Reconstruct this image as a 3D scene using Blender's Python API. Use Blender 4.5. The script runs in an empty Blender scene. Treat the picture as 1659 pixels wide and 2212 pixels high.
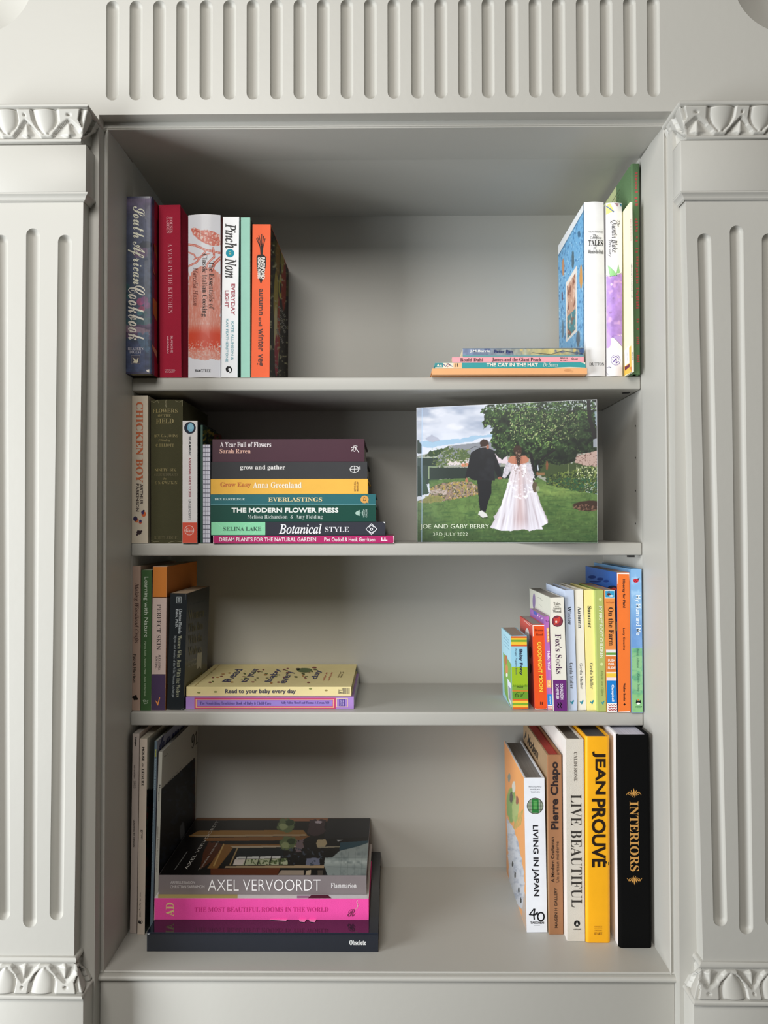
import bpy, bmesh, math, random
import numpy as np
from mathutils import Vector, Matrix
from mathutils.geometry import tessellate_polygon
random.seed(7)
SC = bpy.context.scene
COL = SC.collection

# ------------------------------------------------------------------ camera, world, light, exposure
W, H, F = 1659, 2212, 1661.0
YAW, PITCH, ROLL = .0082, .0187, .0018
CAM = np.array([.0068, -1.2024, 1.0459])
def _rot(y, p, r):
    cy, sy, cp, sp, cr, sr = math.cos(y), math.sin(y), math.cos(p), math.sin(p), math.cos(r), math.sin(r)
    return (np.array([[cy, -sy, 0], [sy, cy, 0], [0, 0, 1]]) @ np.array([[1, 0, 0], [0, cp, -sp], [0, sp, cp]])
            @ np.array([[cr, 0, sr], [0, 1, 0], [-sr, 0, cr]]))
RC = _rot(YAW, PITCH, ROLL)
cd = bpy.data.cameras.new('camera'); co = bpy.data.objects.new('camera', cd); COL.objects.link(co)
cd.sensor_fit = 'VERTICAL'; cd.sensor_height = 36; cd.lens = F / H * 36; cd.clip_start = .05
r_, f_, u_ = RC[:, 0], RC[:, 1], RC[:, 2]
co.matrix_world = Matrix(((r_[0], u_[0], -f_[0], CAM[0]), (r_[1], u_[1], -f_[1], CAM[1]), (r_[2], u_[2], -f_[2], CAM[2]), (0, 0, 0, 1)))
SC.camera = co

wd = bpy.data.worlds.new('room_light'); SC.world = wd; wd.use_nodes = True
wd.node_tree.nodes['Background'].inputs[0].default_value = (1, .93, .82, 1)
wd.node_tree.nodes['Background'].inputs[1].default_value = .06
def area(name, loc, target, sx, sy, power, color):
    l = bpy.data.lights.new(name, 'AREA'); l.shape = 'RECTANGLE'; l.size = sx; l.size_y = sy; l.energy = power; l.color = color
    o = bpy.data.objects.new(name, l); COL.objects.link(o); o.location = loc
    o.rotation_euler = (Vector(target) - Vector(loc)).to_track_quat('-Z', 'Y').to_euler()
    return o
area('window_daylight', (-2.2, -1.35, .85), (0, -.1, 1.05), 1.1, 1.9, 93, (.93, .97, 1))
area('upper_front_fill', (-.6, -2.25, 2.4), (0, 0, .9), 1.1, 1.0, 40, (1, .97, .92))  # added fill from high in front, lifts floor, shelf fronts and sill
SC.view_settings.view_transform = 'Standard'; SC.view_settings.look = 'None'
SC.view_settings.gamma = 1; SC.view_settings.use_curve_mapping = False; SC.view_settings.exposure = .08

# ------------------------------------------------------------------ measuring: a picture point on a plane of the scene, and back
def hit(x, y, ax, v):
    d = RC @ np.array([(x - W / 2) / F, 1, -(y - H / 2) / F])
    return CAM + (v - CAM[ax]) / d[ax] * d
def pix(P):                                   # (n,3) points -> (n,2) pixels
    q = (np.asarray(P) - CAM) @ RC
    return np.stack([W / 2 + F * q[:, 0] / q[:, 1], H / 2 - F * q[:, 2] / q[:, 1]], 1)

# ------------------------------------------------------------------ materials
def lin(c):
    if isinstance(c, str): c = tuple(int(c[i:i + 2], 16) / 255 for i in (0, 2, 4))
    return tuple(v / 12.92 if v <= .04045 else ((v + .055) / 1.055) ** 2.4 for v in c)
def mat(name, color, rough=.5, spec=.5, noise=.04, nscale=40, bump=0, bscale=200, coat=0, sheen=0, stretch=None, metal=0):
    if name in bpy.data.materials: return bpy.data.materials[name]
    m = bpy.data.materials.new(name); m.use_nodes = True; nt = m.node_tree; b = nt.nodes['Principled BSDF']
    c = lin(color)
    b.inputs['Roughness'].default_value = rough; b.inputs['Specular IOR Level'].default_value = spec
    b.inputs['Coat Weight'].default_value = coat; b.inputs['Coat Roughness'].default_value = .12; b.inputs['Sheen Weight'].default_value = sheen
    b.inputs['Metallic'].default_value = metal
    tc = nt.nodes.new('ShaderNodeTexCoord'); mp = nt.nodes.new('ShaderNodeMapping'); nt.links.new(tc.outputs['Object'], mp.inputs[0])
    if stretch: mp.inputs['Scale'].default_value = stretch
    n = nt.nodes.new('ShaderNodeTexNoise'); n.inputs['Scale'].default_value = nscale; n.inputs['Detail'].default_value = 4
    nt.links.new(mp.outputs[0], n.inputs[0])
    mx = nt.nodes.new('ShaderNodeMix'); mx.data_type = 'RGBA'
    mx.inputs[6].default_value = (*[v * (1 - noise * 2) for v in c], 1); mx.inputs[7].default_value = (*[min(1, v * (1 + noise * 2)) for v in c], 1)
    nt.links.new(n.outputs[0], mx.inputs[0]); nt.links.new(mx.outputs[2], b.inputs['Base Color'])
    if bump:
        n2 = nt.nodes.new('ShaderNodeTexNoise'); n2.inputs['Scale'].default_value = bscale; n2.inputs['Detail'].default_value = 3
        nt.links.new(mp.outputs[0], n2.inputs[0])
        bp = nt.nodes.new('ShaderNodeBump'); bp.inputs['Strength'].default_value = bump; bp.inputs['Distance'].default_value = .001
        nt.links.new(n2.outputs[0], bp.inputs['Height']); nt.links.new(bp.outputs[0], b.inputs['Normal'])
    return m
def print_mat(name, rough=.45, coat=0, spec=.5):          # printed colour held by the mesh itself
    if name in bpy.data.materials: return bpy.data.materials[name]
    m = bpy.data.materials.new(name); m.use_nodes = True; nt = m.node_tree; b = nt.nodes['Principled BSDF']
    a = nt.nodes.new('ShaderNodeAttribute'); a.attribute_name = 'ink'
    nt.links.new(a.outputs['Color'], b.inputs['Base Color'])
    b.inputs['Roughness'].default_value = rough; b.inputs['Coat Weight'].default_value = coat; b.inputs['Specular IOR Level'].default_value = spec
    return m
def page_mat(name, color, dark=.75):
    if name in bpy.data.materials: return bpy.data.materials[name]
    m = bpy.data.materials.new(name); m.use_nodes = True; nt = m.node_tree; b = nt.nodes['Principled BSDF']
    c = lin(color); tc = nt.nodes.new('ShaderNodeTexCoord'); mp = nt.nodes.new('ShaderNodeMapping')
    mp.inputs['Scale'].default_value = (1800, 12, 12)
    n = nt.nodes.new('ShaderNodeTexNoise'); n.inputs['Scale'].default_value = 1; n.inputs['Detail'].default_value = 2
    nt.links.new(tc.outputs['Object'], mp.inputs[0]); nt.links.new(mp.outputs[0], n.inputs[0])
    cr = nt.nodes.new('ShaderNodeValToRGB'); cr.color_ramp.elements[0].position = .3; cr.color_ramp.elements[1].position = .6
    cr.color_ramp.elements[0].color = (*[v * dark for v in c], 1); cr.color_ramp.elements[1].color = (*c, 1)
    nt.links.new(n.outputs[0], cr.inputs[0]); nt.links.new(cr.outputs[0], b.inputs['Base Color']); b.inputs['Roughness'].default_value = .9
    return m
PAINT = mat('grey_beige_paint', 'b7b5ae', .42, .4, .012, 6, .12, 90)
INK = print_mat('printed_ink', .55, 0, .2); GLOSS = print_mat('glossy_printed_ink', .42, .08, .3)

# ------------------------------------------------------------------ objects
def link(name, me, m=None, parent=None, **props):
    o = bpy.data.objects.new(name, me); COL.objects.link(o)
    if m is not None: me.materials.append(m)
    if parent is not None: o.parent = parent
    for k, v in props.items(): o[k] = v
    return o
def mesh(name, v, f, smooth=False):
    me = bpy.data.meshes.new(name); me.from_pydata([tuple(map(float, p)) for p in v], [], f)
    bm = bmesh.new(); bm.from_mesh(me); bmesh.ops.recalc_face_normals(bm, faces=bm.faces); bm.to_mesh(me); bm.free()
    if smooth:
        me.polygons.foreach_set('use_smooth', [True] * len(me.polygons))
        if smooth != 'all': me.set_sharp_from_angle(angle=math.radians(35))
    return me
def thing(name, label, cat, mtx=None, group=None, loc=None):
    o = bpy.data.objects.new(name, None); COL.objects.link(o); o.empty_display_size = .02
    if mtx is not None: o.matrix_world = mtx
    if loc is not None: o.location = loc
    o['label'] = label; o['category'] = cat
    if group: o['group'] = group
    return o
def box_vf(x0, x1, y0, y1, z0, z1):
    v = [(x, y, z) for x in (x0, x1) for y in (y0, y1) for z in (z0, z1)]
    return v, [(0, 1, 3, 2), (4, 6, 7, 5), (0, 4, 5, 1), (2, 3, 7, 6), (0, 2, 6, 4), (1, 5, 7, 3)]
def bev_box(name, x0, x1, y0, y1, z0, z1, bw, m, parent=None, seg=2, **props):
    me = bpy.data.meshes.new(name); v, f = box_vf(x0, x1, y0, y1, z0, z1); me.from_pydata(v, [], f)
    bm = bmesh.new(); bm.from_mesh(me); bmesh.ops.recalc_face_normals(bm, faces=bm.faces)
    if bw: bmesh.ops.bevel(bm, geom=list(bm.edges), offset=bw, segments=seg, affect='EDGES', profile=.5)
    bm.to_mesh(me); bm.free()
    me.polygons.foreach_set('use_smooth', [True] * len(me.polygons)); me.set_sharp_from_angle(angle=math.radians(50))
    return link(name, me, m, parent, **props)

def panel(outer, holes, y, depth):
    """front-facing board at depth y with stadium/round hollows: holes = [(p0, p1, radius, hollow depth, bowl)]"""
    loops = [[Vector((x, z, 0)) for x, z in outer]]; rings = []
    for p0, p1, r, dp, bowl in holes:
        a0 = math.atan2(p1[1] - p0[1], p1[0] - p0[0]) if p0 != p1 else math.pi / 2
        n = 40 if bowl else 9
        dirs = [(p1, a0 - math.pi / 2 + math.pi * i / n) for i in range(n + 1)] + [(p0, a0 + math.pi / 2 + math.pi * i / n) for i in range(n + 1)]
        rg = []
        K = 12 if bowl else 7
        for k in range(K + 1):
            t = k / K * math.pi / 2
            s, d = math.cos(t), dp * math.sin(t)
            if k == 0: s = 1
            rg.append([(c[0] + r * s * math.cos(a), y + d, c[1] + r * s * math.sin(a)) for c, a in dirs])
        rings.append(rg); loops.append([Vector((p[0], p[2], 0)) for p in rg[0]])
    verts = [(v.x, y, v.y) for lp in loops for v in lp]
    faces = [tuple(t) for t in tessellate_polygon(loops)]
    nfl = len(faces); off = len(outer)
    for rg in rings:
        m = len(rg[0]); base = [off + i for i in range(m)]; off += m
        prev = base
        for ring in rg[1:]:
            cur = list(range(len(verts), len(verts) + m)); verts += ring
            for i in range(m):
                j = (i + 1) % m; faces.append((prev[i], prev[j], cur[j], cur[i]))
            prev = cur
    n0 = len(outer); b0 = len(verts)                                    # edges of the board, going back
    verts += [(x, y + depth, z) for x, z in outer]
    for i in range(n0):
        j = (i + 1) % n0; faces.append((i, b0 + i, b0 + j, j))
    # loops index offset: holes' vertices follow the outer ones already
    me = bpy.data.meshes.new('p'); me.from_pydata(verts, [], faces)
    bm = bmesh.new(); bm.from_mesh(me); bmesh.ops.dissolve_degenerate(bm, dist=1e-6, edges=bm.edges)
    for f in bm.faces: f.smooth = True
    bmesh.ops.recalc_face_normals(bm, faces=bm.faces)
    # board face must look towards the room (-Y)
    big = max(bm.faces, key=lambda f: f.calc_area() if abs(f.normal.y) > .99 else 0)
    if big.normal.y > 0: bmesh.ops.reverse_faces(bm, faces=bm.faces)
    bm.to_mesh(me); bm.free(); me.set_sharp_from_angle(angle=math.radians(30))
    return me

def sweep(name, path, prof, m, parent, smooth=True):
    """moulding: plan path [(x, y)], profile [(out, z)]; 'out' is to the left of the path's direction; mitred corners"""
    n = len(path); nrm = []
    for i in range(n - 1):
        dx, dy = path[i + 1][0] - path[i][0], path[i + 1][1] - path[i][1]; L = math.hypot(dx, dy); nrm.append((-dy / L, dx / L))
    V = []; Fc = []
    for i in range(n):
        if i in (0, n - 1): o = nrm[0 if i == 0 else -1]
        else:
            a, b = nrm[i - 1], nrm[i]; s = 1 + a[0] * b[0] + a[1] * b[1]; o = ((a[0] + b[0]) / s, (a[1] + b[1]) / s)
        V += [(path[i][0] + o[0] * q, path[i][1] + o[1] * q, z) for q, z in prof]
    k = len(prof)
    for i in range(n - 1):
        for j in range(k - 1): Fc.append((i * k + j, i * k + j + 1, (i + 1) * k + j + 1, (i + 1) * k + j))
    Fc.append(tuple(range(k))); Fc.append(tuple((n - 1) * k + j for j in range(k)))
    return link(name, mesh(name, V, Fc, smooth), m, parent)
def half_round(o0, r, z0, z1, back=-.01, n=8):
    c, h = (z0 + z1) / 2, (z0 - z1) / 2
    return [(back, z0)] + [(o0 + r * math.cos(a), c + h * math.sin(a)) for a in [math.pi / 2 - math.pi * i / n for i in range(n + 1)]] + [(back, z1)]

# ------------------------------------------------------------------ the setting: wall round the alcove
YB, Y3, Y2, Y1 = .2221, 0.0, -.109, -.13           # back panel, shelf fronts, inner frame, wall face
ZF, ZC = .4203, 1.6247                             # alcove floor and ceiling
XI, XO = .398, .4035                               # inner lining, opening in the wall face
ZT2, ZT1 = 1.6165, 1.628
wl = [(-1.1, -.1), (-XO, -.1), (-XO, ZT1), (-1.1, ZT1)]
link('wall_left', panel(wl, [], Y1, .06), PAINT, kind='structure')
link('wall_right', panel([(-x, z) for x, z in reversed(wl)], [], Y1, .06), PAINT, kind='structure')
bev_box('wall_lower', -XO + .0002, XO - .0002, Y2 - .001, Y2 + .03, -.1, .4085, .0005, PAINT, kind='structure')

bev_box('wall_upper', -1.1, 1.1, -.0795, -.06, 1.66, 1.98, 0, PAINT, kind='structure')
fr = thing('fluted_frieze', 'pale grey frieze board of vertical round-ended flutes above the alcove', 'frieze', loc=(0, Y1, ZT1))
holes = []
x0, x1 = hit(242.6, 200, 1, Y1)[0], hit(1412.5, 200, 1, Y1)[0]
rad = 14.1 / F * 1.0724
for i in range(24):
    x = x0 + (x1 - x0) * i / 23; zb = hit(800, 213.5, 1, Y1)[2] + rad
    holes.append(((x, zb), (x, 1.782), rad, .0085, False))
for px, py in ((-50, -47), (1707, -50)):
    c = hit(px, py, 1, Y1); R = 125 / F * 1.0724; holes.append(((c[0] - 1e-5, c[2]), (c[0] + 1e-5, c[2]), R, .035, True))
o = link('frieze_board', panel([(-1.1, ZT1), (1.1, ZT1), (1.1, 1.98), (-1.1, 1.98)], [(a, b, r, d, w) for a, b, r, d, w in holes], Y1, .05), PAINT, fr)
o.location = (0, -Y1, -ZT1)

# ------------------------------------------------------------------ the built-in bookcase
bc = thing('bookcase', 'built-in grey painted bookcase alcove holding four rows of books', 'bookcase')
e = .0003
bev_box('back_panel', -.4, .4, YB, YB + .012, ZF - .02, ZC + .02, 0, PAINT, bc)
for s in (-1, 1):
    a, b = (.4, .425) if s > 0 else (-.425, -.4)
    bev_box('side_panel', a, b, Y3 + e, YB + .012, ZF - .02, ZC + .02, .0004, PAINT, bc)
    # lining from the frame back to the shelf line, with its small bead at the front
    prof = [(s * .425, Y2), (s * XO, Y2), (s * (XO - .0004), Y2 + .0002), (s * (XI + .0022), Y2 + .0002), (s * (XI + .0019), Y2 - .0012),
            (s * (XI + .0008), Y2 - .0018), (s * (XI + .0001), Y2 - .0008), (s * XI, Y2 + .001), (s * (XI + .0012), Y3), (s * .425, Y3)]
    V = [(x, y, z) for z in (ZF - .01, ZT2 + .004) for x, y in prof]; n = len(prof)
    link('side_lining', mesh('side_lining', V, [(i, (i + 1) % n, n + (i + 1) % n, n + i) for i in range(n)] + [tuple(range(n)), tuple(range(n, 2 * n))], True), PAINT, bc)
    bev_box('edge_board', min(s * (XO + .0001), s * .43), max(s * (XO + .0001), s * .43), Y1 + .0005, Y2, ZF - .01, ZT1, 0, PAINT, bc)
bev_box('top_panel', -.4, .4, Y3 + e, YB, ZC, ZC + .02, 0, PAINT, bc)
prof = [(Y2, ZT1 + .02), (Y2, ZT2 + .0055), (Y2 - .0015, ZT2 + .0045), (Y2 - .0015, ZT2 + .0032), (Y2 - .0002, ZT2 + .0026), (Y2 - .0018, ZT2 + .0014), (Y2 - .0014, ZT2 + .0004), (Y2 + .0006, ZT2), (Y3, ZC - .0005), (Y3, ZT1 + .02)]
V = [(x, y, z) for x in (-XO, XO) for y, z in prof]; n = len(prof)
link('top_lining', mesh('top_lining', V, [(i, (i + 1) % n, n + (i + 1) % n, n + i) for i in range(n)] + [tuple(range(n)), tuple(range(n, 2 * n))], True), PAINT, bc)
bev_box('bottom_board', -.3999, .3999, Y2, YB, ZF - .02, ZF, 0, PAINT, bc)
prof = [(Y2 + .002, ZF), (Y2 - .0005, ZF - .0002), (Y2 - .0012, ZF - .001), (Y2 - .0012, ZF - .0022), (Y2 - .0002, ZF - .0030), (Y2 - .0040, ZF - .0036)]
prof += [(Y2 - .0042 - .0042 * math.sin(a), ZF - .0076 + .0040 * math.cos(a)) for a in [math.pi * i / 8 for i in range(9)]] + [(Y2 + .002, ZF - .0118)]
V = [(x, y, z) for x in (-XO, XO) for y, z in prof]; n = len(prof)
link('sill_moulding', mesh('sill_moulding', V, [(i, (i + 1) % n, n + (i + 1) % n, n + i) for i in range(n)] + [tuple(range(n)), tuple(range(n, 2 * n))], True), PAINT, bc)
DARK = mat('dark_hole', '2a2824', .9); CLIP = mat('black_plastic_clip', '141414', .5)
def disc(name, c, r, axis, m, parent, n=12, th=.0004):
    V = []; 
    for k in (0, 1):
        for i in range(n):
            a = 2 * math.pi * i / n; p = [0, 0, 0]; q = [j for j in range(3) if j != axis]
            p[q[0]] = r * math.cos(a); p[q[1]] = r * math.sin(a); p[axis] = th * (k - .5) * 2; V.append([c[j] + p[j] for j in range(3)])
    return link(name, mesh(name, V, [tuple(range(n)), tuple(range(n, 2 * n))] + [(i, (i + 1) % n, n + (i + 1) % n, n + i) for i in range(n)]), m, parent)
for y in (920, 989, 1060, 1131): 
    p = hit(1373, y, 0, .4); disc('peg_hole', (.4, p[1], p[2]), .0016, 0, DARK, bc)
ROWZ = [1.2806, 1.0199, .7571, .4203]
SB = [1.2595, 1.0, .7354]
for i, nm in enumerate(('top', 'middle', 'lowest')):
    t = thing('shelf', 'grey painted shelf board with rounded front edge, %s of the three' % nm, 'shelf', group='shelf boards across the alcove', loc=(0, Y3, ROWZ[i]))
    o = bev_box('shelf_board', -.3996, .3996, Y3, YB - .0005, SB[i], ROWZ[i], .0028, PAINT, t, seg=3); o.location = (0, 0, -ROWZ[i])
    if i < 2: 
        q, zc_ = ((.028, .0016), (.010, .0030))[i]
        o = bev_box('shelf_clip', .3795, .3895, q - .004, q + .004, SB[i] - zc_, SB[i] - .0001, .0003, CLIP, t); o.location = (0, 0, -ROWZ[i])

# ------------------------------------------------------------------ pilasters
def dart_h(u, v):
    """relief of one egg-and-dart unit: u in [-.5,.5] from dart to dart's egg, v 0 (top) to 1 (bottom); metres"""
    u = abs(u); h = 0.0
    inner = -.1 if v < .36 else .36 * ((v - .36) / .64) ** .9
    outer = .17 + .02 * v if v < .3 else .176 + (.5 - .176) * ((v - .3) / .66) ** 1.9
    if v < .97 and inner + .012 <= u <= min(outer, .5): h = .0052
    if v >= .9 and u > .36: h = max(h, .0046)
    ew = .27 * math.sqrt(max(0, 1 - (max(0, v - .1) / .80) ** 2.2)); du = .5 - u
    if ew > 0 and du < ew:
        k = du / ew; h = max(h, .0062 * math.sqrt(1 - k * k) * .9 + .0004) if not (h > .004 and du > ew * .96) else h
    if .44 < v < .99:
        dw = .17 * (v - .44) / .45 if v < .89 else .17 * (.99 - v) / .10
        if u < dw: h = max(h, .0046 * (1 - u / dw) + .0006)
    if (u * .052) ** 2 + ((v - .2) * .037) ** 2 < .0015 ** 2: h = .0005
    return h
def carved_band(name, xa, xc, yf, yr, z0, z1, o0, o1, sgn, flip, dart_x, period, parent):
    """ovolo with eggs and darts: front from xa to the niche-side corner xc, then back along the side to yr"""
    L = abs(xc - xa); NV = 26; step = period / 40
    ss = list(np.arange(0, L, step)) + [L]
    side = list(np.arange(step, yr - yf, step)) + [yr - yf]
    V = []; 
    def unit(s):                                        # s measured from the corner; the corner is an egg's middle
        return ((s / period) + .0) % 1.0 - .5
    rows = []
    for s in ss: rows.append(('f', L - s))
    for s in side: rows.append(('s', s))
    off = ((abs(xc - dart_x)) / period) % 1.0          # front dart position
    for kind, s in rows:
        for j in range(NV + 1):
            v = j / NV; vz = 1 - v if flip else v
            ov = o0 + (o1 - o0) * math.sin(v * math.pi / 2) if not flip else o1 + (o0 - o1) * math.sin((1 - v) * math.pi / 2)
            if flip: ov = o0 + (o1 - o0) * (1 - math.cos(v * math.pi / 2))
            z = z0 + (z1 - z0) * v
            if kind == 'f': 
                u = ((s / period - off) + .5) % 1.0 - .5
                hh = dart_h(u, vz) * (j not in (0, NV)); o = ov + hh; k = max(0, 1 - s / (period * .5))
                V.append((xc - sgn * 0 - (s) * -sgn * 1 + -sgn * o * k, yf - o, z))
            else:
                u = ((s / period + off) + .5) % 1.0 - .5 if False else ((s / period) % 1.0) - .5
                hh = dart_h(u, vz) * (j not in (0, NV)); o = ov + hh; k = max(0, 1 - s / (period * .5))
                V.append((xc - sgn * o, yf + s - o * k, z))
    n = NV + 1; Fc = [(i * n + j, i * n + j + 1, (i + 1) * n + j + 1, (i + 1) * n + j) for i in range(len(rows) - 1) for j in range(NV)]
    return link(name, mesh(name, V, Fc, 'all'), PAINT, parent)

def pilaster(sgn, label):
    px = (lambda L, R: L if sgn < 0 else R)
    t = thing('pilaster', label, 'pilaster', loc=(sgn * .48, Y1, -.1), group='fluted pilasters flanking the alcove')
    yS, yBk = -.151, -.1605
    ch = []
    zt, zb = 1.5128, .4685                                 # shaft
    za = hit(px(180, 1481), px(436, 430), 1, yS)[2]; zb = hit(px(160, 1518), px(2070, 2076), 1, yS)[2]
    xt, xb = hit(px(180, 1481), 440, 1, yS)[0], hit(px(160, 1518.5), 2060, 1, yS)[0]
    ct, cb = hit(px(71, 1591), 500, 1, yS)[0], hit(px(65, 1612), 2000, 1, yS)[0]
    wt, wb = abs(ct - xt), abs(cb - xb)
    outer = [(cb - wb, zb), (cb + wb, zb), (ct + wt, za), (ct - wt, za)]
    hs = []
    for k in (-1, 0, 1):
        yt = px(493, 487) if k == 0 else px(507, 504); ybm = px(2004, 2018) if k == 0 else px(1988, 2001)
        sp_t, sp_b = px(69, 69.5), px(57.5, 56)
        p1 = hit(px(71, 1591) + k * sp_t, yt + 14.6, 1, yS); p0 = hit(px(64.5, 1612) + k * sp_b, ybm - 15, 1, yS)
        hs.append(((p0[0], p0[2]), (p1[0], p1[2]), 14.8 / F * 1.052, .0085, False))
    ch.append(link('fluted_shaft', panel(outer, hs, yS, Y1 - yS), PAINT, t))
    # neck moulding, block, capital
    ib = px(-.4095, .4035); ob = 2 * ct - ib
    z_bt, z_bb = hit(px(100, 1560), px(313, 303), 1, yBk)[2], hit(px(100, 1560), px(415, 412), 1, yBk)[2]
    ch.append(bev_box('upper_block', min(ib, ob), max(ib, ob), yBk, Y1, z_bb, z_bt, .0006, PAINT, t))
    def path(xi, yf, yr):                                  # along the front then back along the niche side
        return [(2 * ct - xi, Y1), (2 * ct - xi, yf), (xi, yf), (xi, yr)] if sgn < 0 else [(xi, yr), (xi, yf), (2 * ct - xi, yf), (2 * ct - xi, Y1)]
    # 'out' lies to the right-hand side of this path, so profiles carry a minus sign
    neg = lambda pr: [(-a, b) for a, b in pr]
    zn = za + .0
    ch.append(sweep('neck_moulding', path(xt, yS, Y1), neg([(-.004, z_bb), (.0092, z_bb), (.0092, z_bb - .002), (.007, z_bb - .0036), (.0046, z_bb - .0062), (.0042, z_bb - .0080), (.0020, z_bb - .0098), (.0014, zn), (-.004, zn)]), PAINT, t))
    xc = px(hit(168, 290, 1, -.156)[0], hit(1490, 290, 1, -.156)[0]); yf = -.155
    zc0, zc1 = hit(100, px(238, 232), 1, -.17)[2], hit(100, px(297, 291), 1, -.162)[2]
    zc0, zc1 = (hit(px(100, 1560), px(238, 231), 1, -.17)[2], hit(px(100, 1560), px(297, 290), 1, -.162)[2])
    per = hit(px(138.5, 1601), 260, 1, -.168)[0] - hit(px(55, 1516), 260, 1, -.168)[0]
    dx = hit(px(138.5, 1516), 260, 1, -.168)[0]
    ch.append(carved_band('egg_and_dart_band', 2 * ct - xc, xc, yf, Y2, zc0, zc1, .0155, .004, sgn, False, dx, per, t))
    ztop = hit(px(100, 1560), px(222, 214), 1, -.176)[2]
    z2 = hit(px(100, 1560), px(308, 300), 1, -.162)[2]
    ch.append(bev_box('capital_core', min(xc, 2 * ct - xc), max(xc, 2 * ct - xc), yf - .0006, Y1, z2 + .0005, ztop - .001, 0, PAINT, t))
    ch.append(bev_box('capital_core', min(xc, xc - sgn * .001), max(xc, xc - sgn * .001), yf - .0006, Y2 + .001, z2 + .0005, ztop - .001, 0, PAINT, t))
    ch.append(sweep('capital_cornice', path(xc, yf, Y2), neg(half_round(.0165, .0052, ztop, zc0, -.006) ), PAINT, t))
    z2 = hit(px(100, 1560), px(308, 300), 1, -.162)[2]
    ch.append(sweep('capital_bead', path(xc, yf, Y2), neg(half_round(.002, .0052, zc1, z2, -.006)), PAINT, t))
    ch.append(sweep('capital_fillet', path(ib, yBk, Y1), neg([(-.012, z2), (-.006, z2), (-.0035, (z2 + z_bt) / 2), (0, z_bt), (-.012, z_bt)]), PAINT, t))
    # base
    xq = px(hit(160, 2070, 1, yS)[0], hit(1517, 2070, 1, yS)[0]); cx = cb
    def path2(xi, yf, yr): return [(2 * cx - xi, Y1), (2 * cx - xi, yf), (xi, yf), (xi, yr)] if sgn < 0 else [(xi, yr), (xi, yf), (2 * cx - xi, yf), (2 * cx - xi, Y1)]
    q0 = hit(px(100, 1560), px(2069, 2081), 1, -.156)[2]; q1 = hit(px(100, 1560), px(2083, 2095), 1, -.156)[2]
    q2 = hit(px(100, 1560), px(2087, 2100), 1, -.158)[2]; q3 = hit(px(100, 1560), px(2149, 2162), 1, -.168)[2]; q4 = hit(px(100, 1560), px(2166, 2180), 1, -.172)[2]
    ch.append(sweep('base_bead', path2(xq, yS, Y1), neg(half_round(.0005, .0045, q0, q1, -.006)), PAINT, t))
    ch.append(bev_box('base_core', min(xq, 2 * cx - xq), max(xq, 2 * cx - xq), yS - .0006, Y1, q3 - .001, q0 + .0004, 0, PAINT, t))
    ch.append(carved_band('egg_and_dart_band', 2 * cx - xq, xq, yS, Y2, q2, q3, .0005, .012, sgn, True, hit(px(684 / 5.184, 1370 + 990 / 5.74), 2140, 1, -.162)[0], per * .985, t))
    ch.append(sweep('base_torus', path2(xq, yS, Y2 + .0005), neg(half_round(.0125, .0062, q3, q4, -.006)), PAINT, t))
    il = hit(px(180, 1498), 2190, 1, -.1625)[0]
    ch.append(bev_box('lower_block', min(il, 2 * cx - il), max(il, 2 * cx - il), -.1625, Y2 - .0005, -.1, q4 + .002, .0006, PAINT, t))
    for c in ch: c.location = (-sgn * .48, -Y1, .1)
    return t
pilaster(-1, 'grey fluted pilaster left of the alcove with carved egg-and-dart bands')
pilaster(1, 'grey fluted pilaster right of the alcove with carved egg-and-dart bands')

# ------------------------------------------------------------------ books: frames, covers, lettering, pictures
CROP = {'A': (250, 400, 4.1475), 'B': (900, 330, 3.0164), 'C': (270, 840, 2.765), 'D': (870, 840, 3.0164), 'E': (270, 1190, 3.1302),
        'F': (1060, 1190, 4.6083), 'G': (260, 1550, 2.765), 'H': (1060, 1550, 4.0225), 'P': (0, 0, 1)}
def cpx(c, x, y): a = CROP[c]; return a[0] + x / a[2], a[1] + y / a[2]
def cover_mat(color, finish='satin'):
    r, ct, b = {'satin': (.42, 0, .04), 'matt': (.75, 0, .05), 'gloss': (.32, .12, .0), 'cloth': (.85, 0, .45), 'velvet': (1, 0, .2), 'mirror': (.07, .5, 0)}[finish]
    return mat('%s_cover_%s' % (finish, color), color, r, .15 if finish == 'velvet' else .3, .03, 60, b, 900 if finish == 'cloth' else 300, ct)
STYLE = {'sans': ('', 0), 'bold': ('', .02), 'black': ('', .032), 'light': ('', -.012), 'serif': ('s', -.007), 'serifb': ('s', .004), 'italic': ('i', .004), 'script': ('c', 0), 'scriptb': ('c', .003), 'italicb': ('i', .018)}
def glyphs(s, k):
    if not k: return s
    o = ''
    up, lo, dg = {'s': (0x1D400, 0x1D41A, 0x1D7CE), 'i': (0x1D434, 0x1D44E, None), 'c': (0x1D4D0, 0x1D4EA, None)}[k]
    for c in s:
        if 'A' <= c <= 'Z': c = chr(up + ord(c) - 65)
        elif 'a' <= c <= 'z': c = '\u210e' if (k == 'i' and c == 'h') else chr(lo + ord(c) - 97)
        elif c.isdigit() and dg: c = chr(dg + int(c))
        o += c
    return o
def text_geo(s, style, res=3):
    k, off = STYLE[style]
    c = bpy.data.curves.new('t', 'FONT'); c.body = glyphs(s, k); c.size = 1; c.offset = off; c.resolution_u = res; c.align_x = 'LEFT'
    o = bpy.data.objects.new('t', c); me = bpy.data.meshes.new_from_object(o)
    n = len(me.vertices); v = np.zeros(n * 3); me.vertices.foreach_get('co', v); v = v.reshape(-1, 3)[:, :2]
    f = [tuple(p.vertices) for p in me.polygons]
    bpy.data.objects.remove(o); bpy.data.curves.remove(c); bpy.data.meshes.remove(me)
    lo, hi = v.min(0), v.max(0)
    return (v - lo) / (hi - lo), f

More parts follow.
